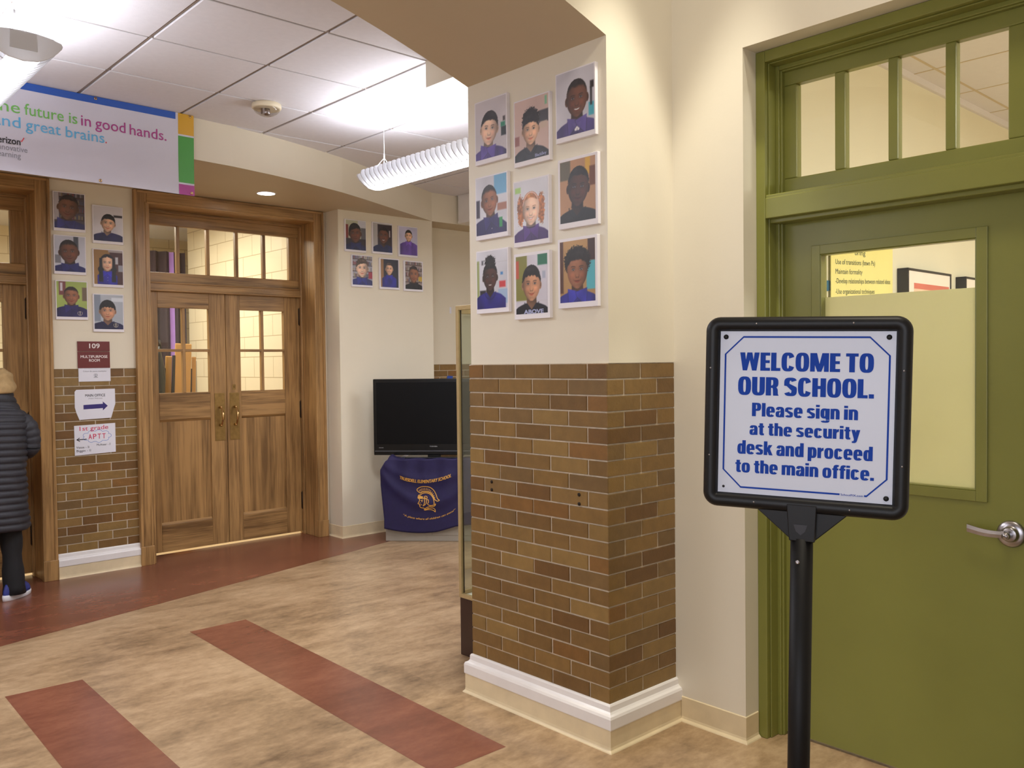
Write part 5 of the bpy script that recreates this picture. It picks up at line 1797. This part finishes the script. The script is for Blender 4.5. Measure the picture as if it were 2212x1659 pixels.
ln([(800, 1000), (850, 985), (920, 965), (965, 970), (990, 1000), (992, 1045)])
ln([(810, 1008), (870, 998), (930, 1000), (970, 1020), (992, 1045)])
ln([(845, 990), (880, 960)], 0.005)
mb.build('helmet_emblem', M_CGOLD, cloth)

tv = thing('television', 'black flat television standing on the grey cabinet by the photo wall', 'television', tuple(C0 + U_ * 0.4 + NB * 0.17 + Vector((0, 0, 0.69))))
mb = MB(TC)
a, b, z0, z1 = -0.121, 0.921, 0.718, 1.373
mb.box(a, b, 0.120, 0.150, z0, z1)
mb.prism([(a + 0.03, z0 + 0.03), (b - 0.03, z0 + 0.03), (b - 0.03, z1 - 0.03), (a + 0.03, z1 - 0.03)], (0, 0.150, 0), (1, 0, 0), (0, 0, 1), (0, 1, 0), 0.05)
mb.build('tv_housing', mat('gloss_black', rgb(10, 10, 12), 0.25, spec=0.3), tv, bevel=0.006)
mb = MB(TC)
mb.box(a + 0.028, b - 0.028, 0.1188, 0.1215, 0.812, z1 - 0.030)
mb.build('tv_screen', mat('dark_screen', rgb(5, 5, 7), 0.35, spec=0.15), tv)
mb = MB(TC)
mb.box(a + 0.01, b - 0.01, 0.1185, 0.1215, z0 + 0.030, z0 + 0.040)
mb.build('tv_trim_bar', mat('dark_grey_trim', rgb(62, 62, 66), 0.4), tv)
mb = MB(TC)
fn = lambda x, z: (x, 0.1178, z)
text(mb, 'TOSHIBA', 0.366, 0.434, 0.788, 0.009, fn, 0.03)
mb.build('tv_logo', M_GREYLOGO, tv)
mb = MB(TC)
text(mb, 'REGZA', -0.075, -0.035, 0.779, 0.006, fn, 0.03)
mb.build('tv_badge', M_GREYLOGO, tv)
mb = MB(TC)
mb.box(0.345, 0.455, 0.135, 0.180, 0.702, 0.74)
mb.box(0.16, 0.64, 0.06, 0.29, 0.694, 0.706)
mb.build('tv_stand', mat('stand_black', rgb(14, 14, 16), 0.2), tv, bevel=0.005)
mb = MB(TC)
mb.box(0.10, 0.335, 0.24, 0.44, 0.686, 0.694)
tag(mb.build('paper_stack', M_PAPER), 'white paper lying behind the television stand on the cabinet', 'paper')
mb = MB()
mb.prism([(0, 0), (0.075, 0.004), (0.078, 0.030), (0.012, 0.034)], (5.358, 6.8035, 1.345), (1, 0, 0), (0, 0, 1), (0, -1, 0), 0.003)
tag(mb.build('blue_tape', mat('blue_tape', rgb(46, 84, 178), 0.5)), 'blue tape patch on alcove brick just above the television', 'tape')

# ------------------------------------------------------------------ welcome sign on a post
SC = 1.072                                   # panel 0.40 m square
sd = math.radians(-67.5967)
sr = Vector((math.cos(sd), math.sin(sd), 0))
sn_ = Vector((-sr.y, sr.x, 0))               # away from the viewer
su = Vector((0, 0, 1))
rl = math.radians(-1.4615)
Rr = math.cos(rl) * sr + math.sin(rl) * su
Uu = -math.sin(rl) * sr + math.cos(rl) * su
camp = Vector((0, 0, 1.5))
sc0 = camp + (Vector((1.789, 0.9882, 1.3763)) - camp) * SC
TS = Matrix.Translation(sc0) @ Matrix((Rr, sn_, Uu)).transposed().to_4x4()
sg = thing('welcome_sign', 'white welcome sign in a black frame on a post before the green door', 'sign', (sc0.x, sc0.y, 0))


def rrect(w, h, r, n=8):
    o = []
    for cx1, cy1, a in ((w - r, h - r, 0), (-w + r, h - r, 90), (-w + r, -h + r, 180), (w - r, -h + r, 270)):
        o += [(cx1 + r * math.cos(math.radians(a + 90 * k / n)), cy1 + r * math.sin(math.radians(a + 90 * k / n))) for k in range(n + 1)]
    return o


mb = MB(TS)
prof = [(0.2015, 0.004, 0.002), (0.2015, -0.006, 0.002), (0.206, -0.013, 0.006), (0.218, -0.017, 0.018), (0.229, -0.014, 0.029), (0.235, -0.004, 0.035), (0.235, 0.018, 0.035), (0.228, 0.026, 0.028), (0.2015, 0.028, 0.002)]
rings = []
for w_, d_, r_ in prof:
    rings.append([(p[0], d_, p[1]) for p in rrect(w_, w_, max(r_, 0.002))])
rings.append(rings[0])
mb.loft(rings, 0, False, True)
mb.box(-0.203, 0.203, 0.006, 0.026, -0.203, 0.203)
frm = mb.build('sign_frame', M_BLACK, sg)
for p in ((-0.1111, 0.2181), (0.1085, 0.219), (0.2177, 0.1098), (0.2188, -0.1086), (0.1095, -0.2177), (-0.1086, -0.2165), (-0.2192, -0.1071), (-0.2201, 0.1093)):
    mb = MB(TS)
    mb.lathe([(0.0, 0.0), (0.0022, 0.0), (0.0018, 0.0012), (0, 0.0012)], (p[0], -0.0168, p[1]), (0, -1, 0), 10)
    mb.build('frame_screw', M_STEEL, frm)
mb = MB(TS)
mb.box(-0.2, 0.2, 0.0, 0.006, -0.2, 0.2)
pan = mb.build('sign_panel', M_SIGN, sg)
mb = MB(TS)
f = lambda x, y: (x, -0.0006, y)
stroke(mb, [(-0.1438, 0.1861), (0.144, 0.1861), (0.187, 0.1436), (0.187, -0.1427), (0.1447, -0.1845), (-0.1440, -0.1845), (-0.187, -0.1425), (-0.187, 0.1435)], 0.0042, f, 0, True)
mb.box(0.086, 0.1395, -0.0008, -0.0005, -0.1885, -0.1805, 1)
f2 = lambda x, y: (x, -0.0011, y)
text(mb, 'SchoolFIX.com', 0.0882, 0.1375, -0.187, 0.0045, f2, 0.02, 0)
mb.build('sign_border', [M_BLUE, M_SIGN], pan)
mb = MB(TS)
LN = [('WELCOME TO', -0.1515, 0.1535, 0.1040, 0.0442, 0.030), ('OUR SCHOOL.', -0.1550, 0.1552, 0.0440, 0.0445, 0.030),
      ('Please sign in', -0.1203, 0.1220, -0.0078, 0.0330, 0.028), ('at the security', -0.1252, 0.1278, -0.0537, 0.0310, 0.028),
      ('desk and proceed', -0.1537, 0.1559, -0.1017, 0.0335, 0.028), ('to the main office.', -0.1578, 0.1598, -0.1475, 0.0320, 0.028)]
for s, xa, xb, bs, cp, bo in LN:
    mb = MB(TS)
    heavy(mb, s, xa, xb, bs, cp, f)
    mb.build('sign_lettering', M_BLUE, pan)
for p in ((-0.1865, 0.186), (0.1848, 0.1863), (0.1868, -0.1869)):
    mb = MB(TS)
    mb.lathe([(0.0, 0.0), (0.0062, 0.0), (0.0058, 0.003), (0.003, 0.0045), (0, 0.0048)], (p[0], 0.0, p[1]), (0, -1, 0), 16)
    mb.build('sign_bolt', M_BLACK, pan)
mb = MB(TS)
mb.lathe([(0.0, 0.0), (0.0032, 0.0), (0.0032, 0.0004), (0, 0.0004)], (-0.1859, -0.0002, -0.1854), (0, -1, 0), 14)
mb.build('bolt_hole', M_INK, pan)
mb = MB(TS)
mb.prism([(-0.110, -0.228), (-0.0245, -0.300), (0.034, -0.300), (0.111, -0.228)], (0, -0.004, 0), (1, 0, 0), (0, 0, 1), (0, 1, 0), 0.020)
mb.prism([(-0.032, -0.215), (0.037, -0.215), (0.0345, -0.302), (-0.0245, -0.302)], (0, -0.018, 0), (1, 0, 0), (0, 0, 1), (0, 1, 0), 0.046)
brk = mb.build('post_bracket', M_BLACK, sg, bevel=0.002)
mb = MB(TS)
mb.prism([(-0.0144, -0.262), (0.0173, -0.262), (0.012, -0.278), (0.002, -0.287), (-0.009, -0.278)], (0, -0.0183, 0), (1, 0, 0), (0, 0, 1), (0, -1, 0), 0.0008)
mb.build('bracket_badge', mat('charcoal_badge', rgb(46, 46, 54), 0.5), brk)
# the post follows the slight lean of the sign down to the floor
lz = (sc0.z - 0.30 * Uu.z - 0.03) / Uu.z
mb = MB(TS)
pr_ = 0.0262
mb.tube([(0.0025, 0.006, -0.296), (0.0025 + 0.009, 0.006, -0.30 - lz)], pr_, 28)
post = mb.build('sign_post', M_BLACKM, sg)
mb = MB(TS)
mb.lathe([(0.0, 0.0), (0.0052, 0.0), (0.0048, 0.002), (0.0022, 0.0026), (0.0, 0.0014)], (-0.0030, 0.006 - pr_ + 0.0012, -0.352), (0, -1, 0), 14)
mb.build('post_screw', M_STEEL, post)
mb = MB()
foot = TS @ Vector((0.0115, 0.006, -0.30 - lz))
mb.lathe([(0.0, 0.0), (0.19, 0.0), (0.195, 0.006), (0.185, 0.018), (0.05, 0.034), (0.030, 0.05), (0.0, 0.05)], (foot.x, foot.y, 0.0), (0, 0, 1), 40)
mb.build('base_plate', M_BLACKM, sg)

# ------------------------------------------------------------------ person at the left door
PX, PY = 1.300, 6.385
person = thing('person', 'person in dark quilted coat and tan hat facing the left oak door', 'person', (PX, PY, 0))
J = {
    'pelvis': ((0, 0, 0.80), 0.12), 'waist': ((0, 0.0, 0.93), 0.115), 'chest': ((0, 0.0, 1.10), 0.13), 'neckb': ((0, 0.005, 1.225), 0.06), 'neck': ((0, 0.015, 1.28), 0.048),
    'chin': ((0, 0.04, 1.33), 0.070), 'head': ((0, 0.035, 1.40), 0.085), 'crown': ((0, 0.025, 1.455), 0.06),
    'nose': ((0, 0.125, 1.378), 0.012),
}
body = [('pelvis', 'waist'), ('waist', 'chest'), ('chest', 'neckb'), ('neckb', 'neck'), ('neck', 'chin'), ('chin', 'head'), ('head', 'crown'), ('head', 'nose')]
for s, n_ in ((1, 'r'), (-1, 'l')):
    J.update({
        'hip' + n_: ((s * 0.085, 0, 0.74), 0.085), 'knee' + n_: ((s * 0.095, 0.01, 0.42), 0.058), 'calf' + n_: ((s * 0.098, -0.01, 0.28), 0.052), 'ankle' + n_: ((s * 0.100, -0.02, 0.09), 0.036), 'toe' + n_: ((s * 0.115, 0.10, 0.045), 0.034),
        'ear' + n_: ((s * 0.088, 0.03, 1.385), 0.014),
        'shoulder' + n_: ((s * 0.155, -0.005, 1.185), 0.055), 'elbow' + n_: ((s * 0.215, -0.01, 0.955), 0.040),
        'wrist' + n_: ((s * 0.13, 0.245, 0.985), 0.027), 'palm' + n_: ((s * 0.10, 0.315, 1.00), 0.030), 'knuckle' + n_: ((s * 0.09, 0.345, 1.005), 0.028),
    })
    body += [('pelvis', 'hip' + n_), ('hip' + n_, 'knee' + n_), ('knee' + n_, 'calf' + n_), ('calf' + n_, 'ankle' + n_), ('ankle' + n_, 'toe' + n_), ('head', 'ear' + n_),
             ('chest', 'shoulder' + n_), ('shoulder' + n_, 'elbow' + n_), ('elbow' + n_, 'wrist' + n_), ('wrist' + n_, 'palm' + n_), ('palm' + n_, 'knuckle' + n_)]
    for k, (dx_, ln_) in enumerate(((-0.026, 0.055), (-0.009, 0.068), (0.009, 0.064), (0.026, 0.050))):
        b0_ = (s * 0.09 + dx_, 0.355, 1.008 + 0.002 * k)
        J[f'f{k}a{n_}'] = (b0_, 0.0105)
        J[f'f{k}b{n_}'] = ((b0_[0], b0_[1] + ln_ * 0.5, b0_[2] + 0.006), 0.009)
        J[f'f{k}c{n_}'] = ((b0_[0], b0_[1] + ln_ * 0.85, b0_[2] - 0.014), 0.008)
        body += [('knuckle' + n_, f'f{k}a{n_}'), (f'f{k}a{n_}', f'f{k}b{n_}'), (f'f{k}b{n_}', f'f{k}c{n_}')]
    J['ta' + n_] = ((s * 0.10 - s * 0.040, 0.318, 0.992), 0.011)
    J['tb' + n_] = ((s * 0.10 - s * 0.058, 0.350, 0.985), 0.0095)
    body += [('palm' + n_, 'ta' + n_), ('ta' + n_, 'tb' + n_)]
names = list(J)
me = bpy.data.meshes.new('body')
me.from_pydata([J[k][0] for k in names], [(names.index(a), names.index(b)) for a, b in body], [])
bo = bpy.data.objects.new('body', me)
COL.objects.link(bo)
bo.parent = person
bo['_b'] = [PX, PY, 0]
me.materials.append(mat('skin', rgb(150, 104, 76), 0.5, 0.05, 10))
sk = bo.modifiers.new('skin', 'SKIN')
for k, n_ in enumerate(names):
    v = me.skin_vertices[0].data[k]
    v.radius = (J[n_][1], J[n_][1])
    v.use_root = (n_ == 'pelvis')
sk.use_smooth_shade = True
ss = bo.modifiers.new('sub', 'SUBSURF')
ss.levels = ss.render_levels = 1
for p in me.polygons:
    p.use_smooth = True

M_COAT = mat('charcoal_quilting', rgb(42, 42, 49), 0.6, 0.08, 20, 0.2, 80)
M_TROU = mat('black_cloth', rgb(18, 18, 21), 0.8, 0.1, 20)
M_HAT = mat('tan_knit', rgb(172, 144, 100), 0.85, 0.10, 30, 0.5, 150)
TP = Matrix.Translation((PX, PY, 0))


def interp(tab, z):
    for (z0, *a), (z1, *b) in zip(tab[:-1], tab[1:]):
        if z <= z1:
            t_ = (z - z0) / (z1 - z0)
            return [p + (q - p) * t_ for p, q in zip(a, b)]
    return tab[-1][1:]


tab = [(0.455, 0.208, 0.165), (0.60, 0.200, 0.165), (0.85, 0.192, 0.158), (1.02, 0.205, 0.160), (1.13, 0.215, 0.150), (1.20, 0.200, 0.125), (1.245, 0.165, 0.105), (1.275, 0.120, 0.090)]
mb = MB(TP)
rings = []
RIB = 0.0435
z = 0.455
while z <= 1.2751:
    a, b = interp(tab, z)
    bulge = 0.011 * (abs(math.sin(math.pi * (z - 0.455) / RIB)) ** 0.6)
    rings.append([((a - 0.006 + bulge) * math.cos(t_) + 0.004 * math.sin(7 * t_ + z * 30), (b - 0.006 + bulge) * math.sin(t_) + 0.003 * math.sin(5 * t_ + z * 22), z + 0.004 * math.sin(3 * t_)) for t_ in [2 * math.pi * i / 44 for i in range(44)]])
    z += RIB / 6
mb.loft(rings)
coat = mb.build('coat', M_COAT, person)
for s in (1, -1):
    mb = MB(TP)
    A = [Vector((s * 0.135, -0.005, 1.195)), Vector((s * 0.196, -0.010, 1.125)), Vector((s * 0.218, -0.012, 1.04)), Vector((s * 0.216, -0.005, 0.975)), Vector((s * 0.195, 0.06, 0.955)), Vector((s * 0.165, 0.15, 0.968)), Vector((s * 0.14, 0.225, 0.982))]
    path, rad = [], []
    L_ = 0
    for i in range(len(A) - 1):
        for k in range(14):
            t_ = k / 14
            p0, p1, p2, p3 = A[max(i - 1, 0)], A[i], A[i + 1], A[min(i + 2, len(A) - 1)]
            q = 0.5 * ((2 * p1) + (p2 - p0) * t_ + (2 * p0 - 5 * p1 + 4 * p2 - p3) * t_ ** 2 + (3 * p1 - p0 - 3 * p2 + p3) * t_ ** 3)
            if path:
                L_ += (q - path[-1]).length
            path.append(q)
            fr_ = (i + t_) / (len(A) - 1)
            rad.append((0.066 - 0.022 * fr_) * min(1.0, 0.70 + 1.6 * fr_) + 0.007 * abs(math.sin(math.pi * L_ / RIB)) ** 0.6)
    mb.tube(path, rad, 24)
    mb.build('sleeve', M_COAT, coat)
mb = MB(TP)
rings = []
for k in range(22):
    t_ = k / 21
    z = 1.235 + 0.118 * t_
    a = 0.172 - 0.052 * t_ ** 0.8 + 0.008 * abs(math.sin(t_ * math.pi * 3)) ** 0.6
    b = 0.112 - 0.010 * t_ + 0.006 * abs(math.sin(t_ * math.pi * 3)) ** 0.6
    rings.append([(a * math.cos(q), 0.018 + b * math.sin(q), z - 0.03 * math.sin(q) * t_) for q in [2 * math.pi * i / 36 for i in range(36)]])
mb.loft(rings)
mb.build('collar', mat('dark_collar', rgb(40, 40, 46), 0.6, 0.08, 20), coat)
mb = MB(TP)
for s in (1, -1):
    rings = []
    for k in range(16):
        t_ = k / 15
        z = 0.80 - 0.765 * t_
        r_ = 0.098 - 0.030 * min(1, t_ * 1.5) + 0.012 * max(0, t_ - 0.75) / 0.25 + 0.004 * math.sin(t_ * 25)
        cxp = s * (0.082 + 0.022 * t_)
        rings.append([(cxp + r_ * 0.86 * math.cos(q), -0.008 + r_ * math.sin(q) - 0.012 * t_, z) for q in [2 * math.pi * i / 24 for i in range(24)]])
    mb.loft(rings)
mb.build('trousers', M_TROU, person)
M_SHOE = mat('navy_mesh', rgb(36, 46, 120), 0.6, 0.15, 60)
M_SOLE = mat('white_rubber', rgb(226, 226, 232), 0.5)
M_ACC = mat('coral_trim', rgb(226, 88, 110), 0.5)
for s in (1, -1):
    TT = TP @ (Matrix.Translation((0.085, -0.03, 0)) @ Matrix.Rotation(-0.85, 4, 'Z') if s == 1 else Matrix.Translation((-0.100, -0.03, 0)) @ Matrix.Rotation(0.25, 4, 'Z'))
    t_ = None
    mb = MB(TT)
    out = []
    for k in range(24):
        a_ = 2 * math.pi * k / 24
        y = 0.125 * math.sin(a_)
        wv = 0.040 + 0.007 * (y > 0.02)
        out.append((wv * math.cos(a_) * (1 if abs(y) < 0.1 else 0.92), 0.05 + y))
    rings = []
    for zz, k_ in ((0.026, 1.0), (0.045, 0.99), (0.065, 0.93), (0.085, 0.78), (0.105, 0.56)):
        rings.append([(p[0] * k_, (p[1] - 0.05) * k_ + 0.05 - 0.045 * (1 - k_) * 1.5, zz) for p in out])
    mb.loft(rings)
    shoe = mb.build('shoe', M_SHOE, person)
    mb = MB(TT)
    rings = []
    for zz, k_ in ((0.0, 0.97), (0.004, 1.02), (0.020, 1.05), (0.030, 1.02)):
        rings.append([(p[0] * k_, (p[1] - 0.05) * k_ + 0.05, zz + 0.010 * max(0, -(p[1] - 0.03)) / 0.1 * (zz > 0.01)) for p in out])
    mb.loft(rings)
    mb.build('shoe_sole', M_SOLE, shoe)
    for yy, zz in ((0.0, 0.066), (0.06, 0.060)):
        for s2 in (-1, 1):
            mb = MB(TT)
            mb.ball((s2 * 0.040, yy, zz), 0.005, 0.014, 0.008, 6)
            mb.build('shoe_accent', M_ACC, shoe)
mb = MB(TP)
rings = []
for k in range(20):
    t_ = k / 19
    z = 1.352 + 0.140 * math.sin(t_ * math.pi / 2)
    r_ = 0.112 * math.cos(t_ * math.pi / 2) ** 0.42 + 0.006 * math.sin(t_ * 14)
    ring = []
    for q in [2 * math.pi * i / 36 for i in range(36)]:
        bump_ = 0.020 * math.exp(-((q - 0.5) / 0.55) ** 2) * math.sin(math.pi * min(1, t_ * 1.15)) + 0.004 * math.sin(6 * q + 9 * t_)
        x = 0.030 + (r_ + bump_) * 1.02 * math.cos(q)
        y = 0.018 + (r_ + bump_) * 1.0 * math.sin(q)
        zz = z + 0.016 * math.exp(-((x - 0.075) / 0.035) ** 2) * t_ - 0.012 * math.exp(-((x - 0.03) / 0.03) ** 2) * t_ + (0.012 * math.sin(q) if t_ < 0.1 else 0)
        ring.append((x, y, zz))
    rings.append(ring)
mb.loft(rings)
mb.build('hat', M_HAT, person)
mb = MB(TP)
rings = []
for zz, k_ in ((1.325, 0.088), (1.345, 0.100), (1.365, 0.104), (1.38, 0.098)):
    rings.append([(0.018 + k_ * math.cos(q), 0.004 + k_ * 0.95 * math.sin(q), zz) for q in [2 * math.pi * i / 28 for i in range(28)]])
mb.loft(rings)
mb.build('hair', mat('dark_hair', rgb(24, 20, 20), 0.6), person)

for o in list(bpy.data.objects):
    if '_b' in o.keys():
        del o['_b']
